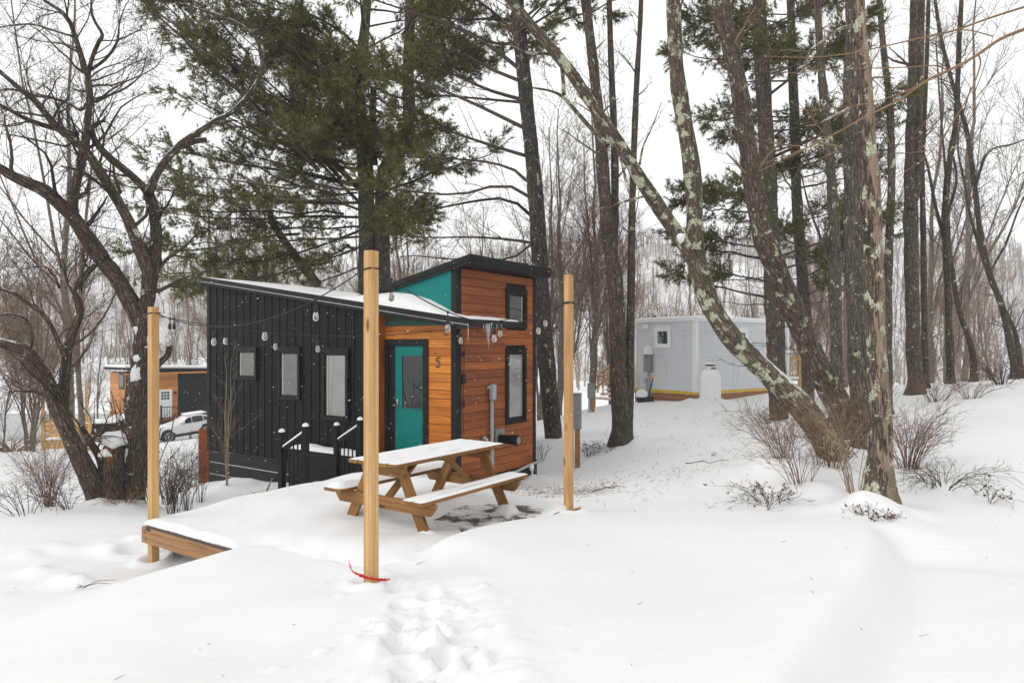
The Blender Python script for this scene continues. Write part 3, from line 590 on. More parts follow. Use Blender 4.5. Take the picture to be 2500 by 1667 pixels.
for z_,h_,r_ in ((1.88,.1,.022),(1.43,.16,.04),(1.38,.06,.05),(.98,.12,.022)): mb.lathe([(0,-h_/2),(r_,-h_/2),(r_,h_/2),(0,h_/2)],(.055,.15,z_),10)
mb.build('plug',rubber,cb)
# hitch bar and tail frame under the front wall
mb=MB(); mb.tubes(np.array([[.12,1.15,-.5],[.14,1.7,-.47],[.14,2.2,-.41],[.14,2.72,-.37]]),np.array([.03,.03,.028,.03]),12,cap=True); mb.build('hitch_bar',pvc,house)
mb=MB(); mb.box(-.02,.06,1.5,2.58,-.86,-.47); mb.box(.06,.09,1.75,2.4,-.8,-.52); mb.box(.0,.04,2.56,2.64,-.9,-.35); mb.build('tail_frame',rubber,house,False,.01)
mb=MB(); mb.lathe([(0.001,-.09),(.05,-.06),(.055,0),(.04,.05),(0.001,.07)],(.15,2.25,-.45),12); mb.lathe([(0.001,-.16),(.02,-.1),(.022,0),(0.001,.02)],(.15,2.28,-.5),8); mb.build('snow',snow_m,house)
# stair with two railings, landing
stair=thing('stairs','black wooden steps and railings rising to the teal door','stairs',tuple(hw(-1.4,-1.6))+(-.3,),-A0)
mb=MB()
for q in range(3): mb.box(-.85+q*.28,-.53+q*.28,-.58,.58,-.46+q*.15,-.42+q*.15)
mb.box(0,1.3,-.58,1.3,-.04,0); mb.box(0,1.3,-.58,-.54,-.6,-.04); mb.box(-.1,1.0,.95,1.32,.14,.18); mb.build('step',black,stair,False,.004)
mb=MB(); soft_snow(mb,.02,1.28,-.56,1.28,.001,.06,6); mb.build('snow',snow_m,stair)
for yy in (-.6,.6):
    rl=MB(); rl.beam((-.62,yy,.56),(0,yy,.90),.05,.06); rl.beam((-.62,yy,-.22),(0,yy,.12),.04,.05)
    for x_ in (-.52,-.42,-.31,-.2,-.1): rl.box(x_-.01,x_+.01,yy-.01,yy+.01,-.2+(x_+.62)*.55,.55+(x_+.62)*.55)
    rr_=rl.build('railing',black,stair,False,.003)
    for x_,zt_ in ((-.62,.865),(.0,1.0)):
        pm=MB(); pm.box(x_-.045,x_+.045,yy-.045,yy+.045,-.8,zt_); pm.build('railing_post',black,rr_,False,.005)
        pm=MB(); pm.lathe([(.056,0),(.054,.02),(.04,.045),(.0,.06)],(x_,yy,zt_+.001),12); pm.build('snow_cap',snow_m,rr_)
    sm=MB(); sm.beam((-.58,yy,.62),(-.03,yy,.92),.055,.04); sm.build('snow',snow_m,rr_,True,.012)

# ------------------------------------------------------------------ deck, posts, lights
deck=thing('deck','square timber deck half buried in drifted snow, its front beam showing','deck',(DM[0],DM[1],0),-A0)
mb=MB(); k=0; y_=.0
while y_<3.42: mb.box(-3.55,.0,y_,y_+.138,-.03,0); y_+=.145
mb.build('deck_boards',deck_w,deck,False,.003)
mb=MB(); mb.box(-3.64,.0,-.045,-.005,-.215,-.036); b1=mb.build('front_beam',rim_w,deck,False,.004)
mb=MB()
for z_ in (-.07,-.1,-.14,-.17): mb.lathe([(0,0),(.006,0),(.006,-.006),(0,-.008)],(-3.57+(.03 if z_<-.12 else 0),-.046,z_),8,'y')
mb.build('screw',rubber,b1)
mb=MB(); mb.box(-3.63,-3.59,0,3.45,-.215,-.036); mb.box(.002,.042,0,3.6,-.215,-.034); mb.box(-3.59,0,3.46,3.5,-.215,-.036)
for y_ in (.7,1.4,2.1,2.8): mb.box(-3.59,0,y_,y_+.04,-.21,-.034)
mb.build('rim_joist',rim_w,deck,False,.004)
mb=MB(); mb.box(-3.52,-.05,-.052,-.002,-.034,.002); mb.build('edge_board',deck_w,deck,False,.004)
na,nb=150,130; ua=np.linspace(-3.58,.03,na); ub=np.linspace(-.045,3.47,nb); UA,UB=np.meshgrid(ua,ub)
wx=DM[0]+EX[0]*UA+EY[0]*UB; wy=DM[1]+EX[1]*UA+EY[1]*UB
h=.085+.02*bumps(wx,wy,2.4,0,12)+.012*bumps(wx,wy,5.5,12,22)
c1=dw(-.85,2.55); 
def blob(a0,b0,sa,sb): return np.exp(-((UA-a0)/sa)**2-((UB-b0)/sb)**2)
h-=.13*blob(-.8,2.45,.5,.75)+.15*blob(-.25,2.55,.42,.85)+.04*blob(-1.3,1.2,.7,.35)
h-=.085*(1-sstep(UB,.02,.6))*sstep(UA,-2.1,-1.75); h-=.075*sstep(UA,-.55,-.1)*(1-sstep(UB,2.0,2.5)); h+=.05*blob(-2.6,1.6,.9,.9)+.05*blob(-3.0,2.9,.6,.7)
TB=np.array([-.55,1.12])
ed=np.minimum(np.minimum(UA+3.58,np.where(UB<2.2,1.,.03-UA)),np.minimum(UB+.045,3.47-UB)); h=np.where(h>0,h*np.sqrt(np.clip(ed/.05,0.05,1)),h); h=np.maximum(h,-.022)+.002
h+= (bumps(wx,wy,17.,20,36)*.004)*(h<.05)
i=np.arange(na*nb).reshape(nb,na); mb=MB(); mb.add(np.stack([UA,UB,h],2),np.stack([i[:-1,:-1],i[:-1,1:],i[1:,1:],i[1:,:-1]],2).reshape(-1,4))
for a in (i[0],i[:,0][::-1]):
    P=np.stack([UA,UB,h],2).reshape(-1,3)[a]; lo=P.copy(); lo[:,2]=np.minimum(lo[:,2],-.001); j=np.arange(len(a)-1); mb.add(np.concatenate([P,lo]),np.stack([j,j+len(a),j+1+len(a),j+1],1))
mb.build('snow_cover',snow_m,deck)
posts={}
for nm,a_,b_,z0,z1,lab in (('left',-3.55,.045,-.75,2.46,'bare timber post standing at the far left corner of the deck'),('mid',0.02,.0,-.3,2.81,'tallest looking bare timber post, nearest, with red ribbon at its foot'),('right',.02,3.32,-.45,2.9,'bare timber post at the right rear corner, beside grey meter box')):
    p=dw(a_,b_); o=thing('timber_post',lab,'post',(p[0],p[1],0),-A0,'posts holding the string lights'); posts[nm]=p
    mb=MB(); mb.box(-.045,.045,-.045,.045,z0,z1); mb.build('shaft',pine_w,o,False,.004)
    mb=MB(); zz=z1-{'left':.07,'mid':.15,'right':.34}[nm]
    for q in range(2 if nm!='right' else 4): mb.tubes(np.array([[.05*sx,.05*sy,zz-.006*q+.004*sx] for sx,sy in ((1,-1),(1,1),(-1,1),(-1,-1),(1,-1))]),np.full(5,.004),6)
    mb.build('cable_tie',rubber,o)
p=dw(.12,3.28); mb=MB(); mb.box(0,.38,-.02,.06,-.22,.0); mb.box(.13,.17,-.03,.02,-.3,.05)
bo=mb.build('corner_block',rim_w,None,False,.004); bo.location=(p[0]-.2,p[1]-.05,-.02); bo.rotation_euler=(0,0,-A0); bo.parent=deck; bo.location=(.0,3.28,-.02); bo.rotation_euler=(0,0,0)
# red ribbon
p=dw(0,0); mb=MB(); g=np.random.RandomState(2)
for q in range(5):
    s0=np.array([-.12+.02*q,-.07-.005*q,.05-.006*q]); e0=np.array([.06+.03*q,-.075+.01*q,-.005-.006*q]); n_=14; tt=np.linspace(0,1,n_)[:,None]
    mid=s0*(1-tt)+e0*tt; mid[:,2]+=-.02*np.sin(tt[:,0]*PI)+g.normal(size=n_)*.003+.02; w_=.006
    v=np.concatenate([mid+[0,0,w_],mid-[0,0,w_],mid+[0,.004,w_],mid+[0,.004,-w_]]); j=np.arange(n_-1); mb.add(v,np.concatenate([np.stack([j,j+n_,j+1+n_,j+1],1),np.stack([j+2*n_,j+1+2*n_,j+1+3*n_,j+3*n_],1)]))
for q in range(2): mb.tubes(np.array([[-.11,-.07,.06],[-.14,-.06,.09],[-.15+.015*q,-.06,.12],[-.155,-.05,.16-.03*q]]),np.array([.006,.004,.003,.002]),5)
red=flat('red_ribbon',(.55,.012,.015),.4,var=.3,scale=30); rb=mb.build('ribbon',red); rb.location=(p[0],p[1]-.02,.075); tag(rb,'crumpled red plastic ribbon lying at the foot of the nearest post','ribbon')
# string lights
def strand(name,label,a,b,sag,fr):
    a=np.array(a);b=np.array(b); n_=60; tt=np.linspace(0,1,n_)[:,None]; P=a*(1-tt)+b*tt; P[:,2]-=4*sag*tt[:,0]*(1-tt[:,0])
    root=thing(name,label,'string lights',tuple(a),0,'strands of festoon lights'); mb=MB(); mb.tubes(P-a,np.full(n_,.0055),6); mb.build('cable',rubber,root)
    for f in fr:
        k=int(f*(n_-1)); p=P[k]-a; sw=random.uniform(-.012,.012)
        mb=MB(); mb.lathe([(.0,.012),(.012,.01),(.012,-.012),(.005,-.016),(.0045,-.05),(.012,-.055),(.017,-.065),(.018,-.115),(.0,-.118)],(p[0],p[1],p[2]),10); s_=mb.build('socket',rubber,root)
        mb=MB(); mb.lathe([(.0125,-.112),(.016,-.12),(.023,-.140),(.027,-.160),(.025,-.180),(.015,-.194),(.0,-.198)],(p[0],p[1],p[2]),14); bl=mb.build('bulb',bulbg,s_)
        mb=MB(); mb.tubes(np.array([[p[0]-.008,p[1],p[2]-.12],[p[0]-.006,p[1],p[2]-.165],[p[0],p[1],p[2]-.172],[p[0]+.006,p[1],p[2]-.165],[p[0]+.008,p[1],p[2]-.12]]),np.full(5,.0022),5); mb.build('filament',steel,s_)
tl=lambda k,z: (posts[k][0],posts[k][1]-.05,z)
random.seed(9)
strand('string_lights','festoon strand from the left post up to the nearest post',(posts['left'][0]+.05,posts['left'][1]-.03,2.39),(posts['mid'][0]-.05,posts['mid'][1],2.665),.30,(.085,.35,.594,.818))
strand('string_lights','festoon strand from the nearest post to the right rear post',(posts['mid'][0]+.05,posts['mid'][1]+.02,2.665),(posts['right'][0]-.03,posts['right'][1]-.05,2.56),.36,(.066,.295,.535,.797))
strand('string_lights','thinner looking far strand crossing the deck diagonally before the black wall',(posts['left'][0]+.05,posts['left'][1]+.03,2.36),(posts['right'][0]-.05,posts['right'][1],2.52),.30,(.04,.155,.275,.385,.5,.73,.838,.95))
# ------------------------------------------------------------------ picnic table
tp=(-1.205+.36*EX[0]*-1+0,0)
TO=np.array([-1.205,7.09])+EX*-.36        # centre of the near end of the top
table=thing('picnic_table','wooden picnic table with attached benches dusted with snow on the deck','table',(TO[0],TO[1],0),-A0)
LT=1.95
mb=MB()
for q in range(5): x0=-.36+q*.145; mb.box(x0,x0+.14,0+random.uniform(-.006,.006),LT,.74,.778)
tt_=mb.build('tabletop',table_w,table,False,.005)
mb=MB()
for q in range(5): x0=-.36+q*.145; soft_snow(mb,x0+.006,x0+.134,.004,LT-.006,.7785,.010,q,.35,8,60)
mb.build('snow',snow_m,tt_)
for nm,x0,hs_ in (('bench',.46,.010),('bench',-.74,.055)):
    mb=MB(); mb.box(x0,x0+.136,-.02,LT-.02,.392,.43); mb.box(x0+.142,x0+.278,-.02,LT-.02,.392,.43); bo=mb.build('bench',table_w,table,False,.005); mb=MB()
    if hs_<.02:
        soft_snow(mb,x0+.003,x0+.130,-.018,LT-.022,.4305,hs_,11,.35,8,60); soft_snow(mb,x0+.148,x0+.275,-.018,LT-.022,.4305,hs_,12,.35,8,60)
    else: soft_snow(mb,x0+.005,x0+.272,-.015,LT-.025,.4305,hs_,13,.3)
    mb.build('snow',snow_m,bo)
for y_ in (.22,LT-.28):
    s_=1 if y_<1 else -1
    for sx in (-1,1):
        mb=MB(); mb.beam((sx*.60,y_,-.02),(sx*.20,y_,.735),.04,.13,(sx,0,.53)); mb.build('leg',table_w,table,False,.004)
    mb=MB(); mb.prism([(-.76,.385),(.76,.385),(.76,.35),(.68,.25),(-.68,.25),(-.76,.35)],(y_-.062*s_,y_-.022*s_),lambda a,b,c:(a,c,b)); mb.r[-1]=mb.r[-1][:,[1,2,0]]; mb.build('cross_beam',table_w,table,False,.004)
    mb=MB(); mb.prism([(-.34,.737),(.34,.737),(.30,.61),(-.30,.61)],(y_-.062*s_,y_-.022*s_),lambda a,b,c:(a,c,b)); mb.r[-1]=mb.r[-1][:,[1,2,0]]; mb.build('top_cleat',table_w,table,False,.004)
    mb=MB(); mb.beam((0,y_+.0*s_,.33),(0,y_+.52*s_,.735),.09,.04,(0,1,0)); mb.build('brace',table_w,table,False,.004)
    mb=MB()
    for sx in (-1,1): soft_snow(mb,sx*.6-.13,sx*.6+.13,y_-.10,y_+.10,-.02,.12 if s_>0 else .10,int(y_*9+sx),.25)
    mb.build('snow',snow_m,table)
# ------------------------------------------------------------------ trees
bark_dark=m_bark('dark_bark',(.042,.032,.023),(.19,.15,.115),.15,.42,1.1); bark_snowy=m_bark('snowy_bark',(.042,.031,.022),(.19,.148,.112),.15,.75,1.1,side=(-.55,-.65,.3))
bark_lichen=m_bark('lichen_bark',(.06,.047,.035),(.27,.22,.17),1.15,.22,1.1,moss=.3,side=(.45,-.2,.75))
bark_grey=m_bark('grey_bark',(.05,.042,.034),(.20,.17,.14),.45,.26,1.0)
bark_pine=m_bark('pine_bark',(.06,.047,.037),(.22,.175,.14),.25,.18,1.1)
bark_peel=m_bark('peeling_bark',(.045,.036,.028),(.25,.205,.16),.95,.16,1.1,moss=.4,peel=.65)
twig_dark=m_twig('dark_twig',(.035,.026,.019),(.105,.08,.06),.3)
twig_brown=m_twig('brown_twig',(.09,.065,.046),(.22,.165,.12),.12)
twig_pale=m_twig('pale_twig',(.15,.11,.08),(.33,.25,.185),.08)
twig_warm=m_twig('tan_twig',(.16,.095,.05),(.30,.20,.115),.05)
needle_m=m_needles('pine_needles',(.062,.060,.021),(.16,.149,.053),(.255,.23,.092))
needle_d=m_needles('dark_pine_needles',(.046,.048,.02),(.115,.115,.045),(.19,.178,.07))
def px(pts,Y,dY=None):
    dY=dY if dY is not None else [0]*len(pts)
    return np.array([at(x,y,Y+d) for (x,y),d in zip(pts,dY)])
def zA(pts): return [(x/2.24,y/2.24) for x,y in pts]                     # picks made in enlarged crops of the photograph
def zD(pts): return [(x/2.412,600+y/2.412) for x,y in pts]
def zB(pts): return [(500+x/2.24,y/2.24) for x,y in pts]
def zE(pts): return [(1200+x/2.24,y/2.24) for x,y in pts]
def zG(pts): return [(1800+x/2.24,y/2.24) for x,y in pts]
def dD(pts): return [(x*1.0629,y*1.0629) for x,y in pts]
def needles(mb,p,d,n,ln,w,rng,spread=.55,tint=None):
    K=len(p); P=np.repeat(p,n,0); D=np.repeat(d,n,0)+rng.normal(size=(K*n,3))*spread; D/=np.linalg.norm(D,axis=1,keepdims=True)+1e-9
    S=np.cross(D,rng.normal(size=(K*n,3))); S/=np.linalg.norm(S,axis=1,keepdims=True)+1e-9
    l=(ln*(.6+.6*rng.rand(K*n)))[:,None]; V=np.stack([P-S*w,P+S*w,P+D*l+np.array([0,0,-.1])*l],1).reshape(-1,3)
    ti=rng.rand(K)*.8+.1 if tint is None else tint; T=np.clip(np.repeat(np.repeat(ti,n)+rng.normal(size=K*n)*.12,3),0,1)
    mb.add(V,None,np.arange(K*n*3).reshape(-1,3),tint=T)
def tree_root(name,label,cat,base,group=None):
    return thing(name,label,cat,tuple(base),0,group)
def limbs_tree(name,label,limbs,bark,twigm,rng,base,spec,sides=16,rough=.10,nres=26,group=None,cat='tree',extra=None):
    """limbs: [(points, radii, sprouts)] world-space; every limb gets its share of procedural branches"""
    root=tree_root(name,label,cat,base,group); tm=MB(); lm=MB(); cm=MB()
    for q,(P,R,sp) in enumerate(limbs):
        Ln=np.linalg.norm(np.diff(P,axis=0),axis=1).sum(); nn=max(nres,int(Ln/.11)); p,r=resample(P,R,nn)
        r=r*(1+.05*np.sin(np.linspace(0,Ln*5,nn)+q)); big=max(R)>.075
        (tm if q==0 or big else lm).tubes(p,r,sides if big else 9,rough=rough if big else rough*.6,rng=np.random.RandomState(q+5),cap=True)
        if sp>0:
            p8,r8=resample(P,R,18); m=max(1,int(sp*Ln))
            lv=(p8[None],r8[None])
            for (mult,kw) in spec:
                mm=m if mult==0 else mult
                lv=spawn(lv[0],lv[1],mm,rng,**kw); cm.tubes(lv[0],lv[1],3 if lv[1].max()<.02 else 5,tint=rng.rand(len(lv[0])))
    if extra: extra(cm,tm,lm)
    tm.build('trunk',bark,root,loc=base)
    if lm.n: lm.build('limbs',bark,root,loc=base)
    if cm.n: cm.build('twigs',twigm,root,loc=base)
    return root
R_=np.random.RandomState
near_spec=[(0,dict(t0=.2,t1=1,length=1.6,ang=(30,75),up=.15,wig=.20,trop=.05,nseg=6,rr=.45,rmin=.006)),(7,dict(t0=.15,t1=1,length=.8,ang=(25,65),up=.1,wig=.2,trop=.04,nseg=4,rr=.5,rmin=.0042)),(4,dict(t0=.2,t1=1,length=.36,ang=(30,65),up=.05,wig=.2,trop=.03,nseg=3,rr=.6,rmin=.0032))]
def seg(pts,r0,r1,Y,dy=0.,sp=0.,curve=0.):
    nP=len(pts); d=[dy*i/(nP-1)+curve*math.sin(PI*i/(nP-1)) for i in range(nP)]
    return (px(pts,Y,d),np.linspace(r0,r1,nP),sp)
# the old many-stemmed tree at the left edge of the yard
Y=11.3
b0=at(319,1233,Y)
lim=[seg(zD([(770,1540),(780,1420),(795,1250),(812,1080),(805,900),(828,740),(845,600),(858,470),(862,380)]),.20,.135,Y,0,0.0),
 seg([zD([(850,560)])[0],zD([(858,440)])[0]]+zA([(835,1475),(850,1380),(852,1250),(840,1150),(808,1050)]),.105,.085,Y,.2,2.1),
 seg(zA([(815,1060),(850,970),(905,880),(985,795),(1050,745),(1120,700),(1175,660),(1280,605),(1390,480),(1432,360),(1410,230),(1350,160),(1250,105),(1120,60),(980,20)]),.07,.014,Y,1.2,4.6),
 seg(zA([(1000,800),(1060,775),(1130,765)]),.055,.05,Y+.4,.1,0.0),
 seg(zA([(815,1060),(740,980),(650,905),(570,835),(520,770),(500,700)]),.065,.045,Y+.1,-.3,2.1),
 seg([zD([(835,600)])[0],zD([(845,480)])[0]]+zA([(812,1520),(790,1430),(745,1310),(695,1190),(620,1060),(545,940),(480,840),(400,765),(330,710),(270,650),(200,560),(100,480),(20,410),(-60,340)]),.11,.025,Y,-1.0,3.4),
 seg(zD([(845,520),(805,400),(740,280),(680,180),(600,80),(540,0)]),.13,.12,Y,-.3,0.0),
 seg(zA([(560,1420),(470,1290),(410,1200),(330,1120),(240,1040),(150,1000),(60,960),(0,920),(-90,870)]),.12,.06,Y-.3,-1.0,2.7),
 seg(zA([(395,1190),(398,1100),(415,1010),(440,900),(468,770),(480,640),(490,500),(455,350),(420,230),(385,130),(330,60),(240,0),(180,-60)]),.085,.02,Y-.5,.8,5.0),
 seg(zA([(490,560),(440,600),(385,570),(300,540),(180,520),(60,490),(-30,500)]),.04,.012,Y,.8,4.6),
 seg(zA([(480,430),(500,330),(540,230),(560,190),(520,120),(500,60),(500,-30)]),.04,.012,Y+.1,-.4,5.0),
 seg(zA([(500,380),(580,320),(640,230),(655,120),(690,20)]),.03,.008,Y+.2,.4,5.2),
 seg(zA([(430,740),(330,710),(220,680),(120,640),(30,590),(-60,540)]),.05,.02,Y,-.9,4.2),
 seg(zA([(520,560),(600,520),(690,480),(770,410),(800,310)]),.026,.007,Y,.7,5.2),
 seg(zA([(520,700),(580,640),(620,560)]),.018,.007,Y,.7,5.2),
 seg(zA([(400,200),(300,170),(180,135),(60,140),(-30,160)]),.022,.008,Y,.5,5.9),
 seg(zD([(850,820),(930,700),(985,640),(1000,590)]),.07,.045,Y,.2,0.0)]
def ext_left(cm,tm,lm):
    g=R_(77)   # suckers round the foot
    for k in range(26):
        bx=at(300+g.rand()*70,1225,Y+g.normal()*.25); top=bx+np.array([g.normal()*.45,g.normal()*.35,.5+g.rand()*1.5]); P=np.linspace(bx,top,6)+g.normal(size=(6,3))*.03
        Q=(P[None],np.full((1,6),.007)); cm.tubes(Q[0],Q[1],4,tint=[.6]); l=spawn(Q[0],Q[1],6,g,t0=.3,length=.5,nseg=4,rmin=.003); cm.tubes(l[0],l[1],3,tint=g.rand(len(l[0])))
limbs_tree('old_fruit_tree','gnarled dark tree with snowy forked trunk left of the deck, stub of a sawn limb','x' and lim,bark_snowy,twig_dark,R_(1),b0,near_spec,extra=ext_left) if False else None
root=limbs_tree('old_tree','gnarled dark many-limbed bare tree behind the left post, snow stuck to its trunk',lim,bark_snowy,twig_dark,R_(1),b0,near_spec,20,.12,extra=ext_left,group=None)
mb=MB(); tip=zD([(862,480)])[0]
for pts,r0,r1,dy in (([(822,470),(815,540),(812,620),(808,700),(800,760),(812,800)],.065,.09,-.095),([(700,1370),(712,1320),(740,1240),(752,1190)],.055,.03,-.15),([(862,600),(868,560),(872,530)],.035,.02,-.085)):
    p,r=resample(px(zD(pts),Y+dy),np.linspace(r0,r1,len(pts)),34); r=r*(.85+.25*np.sin(np.arange(34)*.45+np.sin(np.arange(34)*.31)*2)); r[0]=r[-1]=.01; mb.tubes(p,r,18,rough=.45)
mb.build('snow',snow_m,root,loc=b0)
b1=at(232,1215,10.9)
lim=[seg(zD([(575,1490),(545,1400),(480,1270),(405,1110),(345,960),(290,830),(225,710),(155,625),(60,585),(-40,560)]),.15,.07,10.9,-.6,1.9),
 seg(zD([(365,1010),(372,900),(380,800),(385,720),(400,610),(430,500),(470,385),(450,290),(470,215),(520,150),(560,110)]),.085,.045,10.75,.3,2.7),
 seg(zD([(392,680),(350,580),(300,470),(250,400),(180,350),(90,285),(0,255),(-80,250)]),.04,.018,10.7,-.5,4.6),
 seg(zD([(560,1440),(600,1340),(590,1260),(530,1150),(480,1060)]),.085,.03,10.95,.0,2.5),
 seg(zD([(170,630),(190,540),(160,440),(60,400),(-40,420)]),.025,.01,10.6,-.3,5.5),
 seg(zD([(350,250),(320,180),(250,120),(120,140)]),.022,.008,10.7,-.3,5.5)]
limbs_tree('leaning_tree','dark bare tree leaning left over the snow beside the broken stump',lim,bark_snowy,twig_dark,R_(2),b1,near_spec,18,.12)
# broken stump between them
b2=at(275,1232,11.0); st=thing('stump','short broken stump with snow cap and raw orange wood at the left tree foot','stump',tuple(b2))
P,Rr=resample(px(zD([(660,1530),(660,1400),(665,1280),(668,1180)]),11.0),[.22,.17,.16,.15],20); mb=MB(); mb.tubes(P,Rr,18,rough=.16,cap=True); mb.build('trunk',bark_dark,st,loc=b2)
P,Rr=resample(px(zD([(648,1330),(650,1250),(655,1165)]),10.9),[.05,.075,.06],14); mb=MB(); mb.tubes(P,Rr,12,rough=.3,cap=True); mb.build('raw_wood',m_wood('raw_wood',(.10,.035,.012),(.36,.15,.05),(.03,.014,.008),.8,knots=0,ringscale=60),st,loc=b2)
c=at(*zD([(668,1165)])[0],11.0); mb=MB(); mb.lathe([(.13,-.05),(.185,-.01),(.19,.05),(.16,.13),(.09,.19),(.001,.22)],c,22); mb.lathe([(.001,-.06),(.09,-.02),(.1,.03),(.05,.08),(.001,.09)],at(*zD([(625,1230)])[0],10.85),14); mb.v=[v+.022*np.stack([np.sin(v[:,2]*17+v[:,0]*23),np.sin(v[:,0]*19+v[:,2]*13),np.sin(v[:,0]*21+v[:,1]*15)],1) for v in mb.v]; mb.build('snow_cap',snow_m,st,loc=b2)

# big leaning hardwood with lichen, right
Y=11.
b3=at(2052,1150,Y)
trunk=dD([(1945,1095),(1915,1040),(1850,945),(1760,855),(1680,775),(1632,700),(1608,630),(1592,560)])
lim=[(px(trunk,Y,[-.3,-.1,.2,.4,.5,.5,.5,.5]),np.array([.30,.225,.205,.185,.175,.165,.155,.15]),0),
 seg(dD([(1596,575),(1595,480),(1588,380),(1572,280),(1556,180),(1550,90),(1546,0),(1540,-80),(1530,-200)]),.145,.10,Y+.5,-.3,.5),
 seg(dD([(1596,600),(1565,550),(1530,500),(1480,425),(1430,345),(1390,285),(1350,225),(1310,165),(1265,110),(1225,65),(1180,10),(1140,-40)]),.125,.07,Y+.5,-.8,.6),
 seg(zE([(640,800),(560,720),(480,630),(400,540),(330,500),(220,480)]),.045,.015,Y+.1,.2,1.6),
 seg(zE([(395,520),(390,430),(375,350),(320,300),(200,290),(100,250)]),.035,.015,Y,.1,1.6),
 seg(zE([(705,870),(725,940),(740,1000)]),.022,.018,Y,.0,0),
 seg(zE([(830,1075),(720,1105),(640,1135),(575,1140)]),.02,.009,Y,.1,.5),
 seg(zE([(810,900),(830,800),(880,690),(930,560)]),.02,.006,Y+.3,.3,1.2)]
top_spec=[(0,dict(t0=.25,t1=1,length=1.3,ang=(35,75),up=.2,wig=.16,trop=.03,nseg=5,rr=.3,rmin=.006)),(5,dict(t0=.2,t1=1,length=.7,ang=(25,60),wig=.16,nseg=4,rr=.5,rmin=.004)),(3,dict(t0=.2,t1=1,length=.35,ang=(25,60),wig=.16,nseg=3,rr=.6,rmin=.003))]
root=limbs_tree('leaning_tree','large forked hardwood with pale green lichen leaning left across the grey house',lim,bark_lichen,twig_brown,R_(3),b3,top_spec,26,.07)
mb=MB(); c=at(*zE([(1035,1290)])[0],Y+.33); mb.lathe([(.001,-.13),(.05,-.09),(.075,-.01),(.06,.03),(.001,.045)],c,14)
mb.build('snow',snow_m,root,loc=b3)
# slender trunks beside it
def pole_tree(name,label,pts,r0,r1,Y,bark,twigm,seed,spec=top_spec,sp=1.4,lo=None,dy=0.,fork=(),group=None,rough=.07,sides=18):
    P=px(pts,Y); P[:,1]+=np.linspace(0,dy,len(P)); base=P[0].copy(); z0=gz(P[0][0],P[0][1])-.15
    R=np.linspace(r0,r1,len(P)); g0=z0+.15; kp=P[:,2]>g0+.75; b3_=np.array([P[0]*[1,1,0]+[0,0,g0+h_] for h_ in (-.25,.0,.14,.42)]); P=np.concatenate([b3_,P[kp]]); R=np.concatenate([[r0*1.7,r0*1.42,r0*1.18,r0*1.03],R[kp]]); base[2]=g0
    lim=[(P,R,0)]; nP=len(P)
    if sp>0: lim.append((P[nP//2:],R[nP//2:]*.9,sp))
    for f in fork: lim.append(f)
    return limbs_tree(name,label,lim,bark,twigm,R_(seed),base,spec,sides,rough,group=group)
pole_tree('hardwood_tree','dark rough trunk bending left just behind the leaning lichened tree',dD([(1935,965),(1905,890),(1868,820),(1825,720),(1785,620),(1752,540),(1730,420),(1712,300),(1694,180),(1668,60),(1655,-40),(1640,-200)]),.235,.12,12.6,m_bark('rough_bark',(.05,.038,.028),(.24,.195,.15),.6,.25,1.1,side=(.6,-.2,.6)),twig_brown,11)
pole_tree('hardwood_tree','straight thick grey trunk directly behind the peeling trunk',dD([(1985,1060),(1976,980),(1970,850),(1966,700),(1962,550),(1958,400),(1956,250),(1960,100),(1962,-40),(1965,-220)]),.16,.12,11.6,bark_grey,twig_brown,12)
pole_tree('hardwood_tree','nearest trunk with peeling tan bark, snow heaped at its foot',dD([(2022,1180),(2022,1100),(2020,950),(2012,800),(2008,650),(2004,520),(1997,400),(1990,300),(1984,200),(1976,100),(1970,0),(1960,-150)]),.142,.070,8.3,bark_peel,twig_brown,13,rough=.09,
  fork=[seg(zG([(620,140),(540,170),(460,230),(400,290),(350,390)]),.02,.005,8.2,.2,1.2),seg(zG([(620,590),(520,640),(440,680),(370,690)]),.02,.006,8.2,-.2,1.0)])
pole_tree('hardwood_tree','straight brown trunk by itself at the crest right of the peeling trunk',dD([(2103,905),(2098,800),(2095,650),(2092,500),(2095,350),(2100,200),(2104,80),(2108,-40),(2110,-180)]),.20,.17,20.,bark_pine,twig_brown,14,sp=2.6,fork=[seg(dD([(2092,480),(2108,430),(2112,300),(2116,150),(2120,-60)]),.1,.06,19.8,0,.5)])
pole_tree('hardwood_tree','slim trunk close beside the straight brown trunk on the crest',dD([(2126,900),(2124,800),(2122,650),(2120,500),(2118,380),(2124,250),(2130,100),(2134,-60)]),.10,.05,21.,bark_dark,twig_brown,15,sp=3.3)
pole_tree('hardwood_tree','crooked dark trunk on the crest forking at mid height',dD([(2183,888),(2180,760),(2176,620),(2170,500),(2180,380),(2196,280),(2200,180),(2205,60),(2212,-60)]),.115,.06,21.5,bark_dark,twig_dark,16,sp=3.3,fork=[seg(dD([(2172,560),(2150,480),(2130,380),(2105,300),(2080,200)]),.06,.02,21.5,.6,1.5),seg(dD([(2168,520),(2196,420),(2190,360)]),.05,.03,21.4,.2,1.)])
pole_tree('hardwood_tree','curved slim trunk sweeping left from the far right crest',dD([(2236,872),(2232,800),(2205,720),(2190,640),(2180,560),(2178,500)]),.105,.05,23.,bark_dark,twig_dark,17,sp=3.3,fork=[seg(dD([(2180,540),(2172,400),(2160,250),(2150,100)]),.05,.02,23.,.5,1.4)])
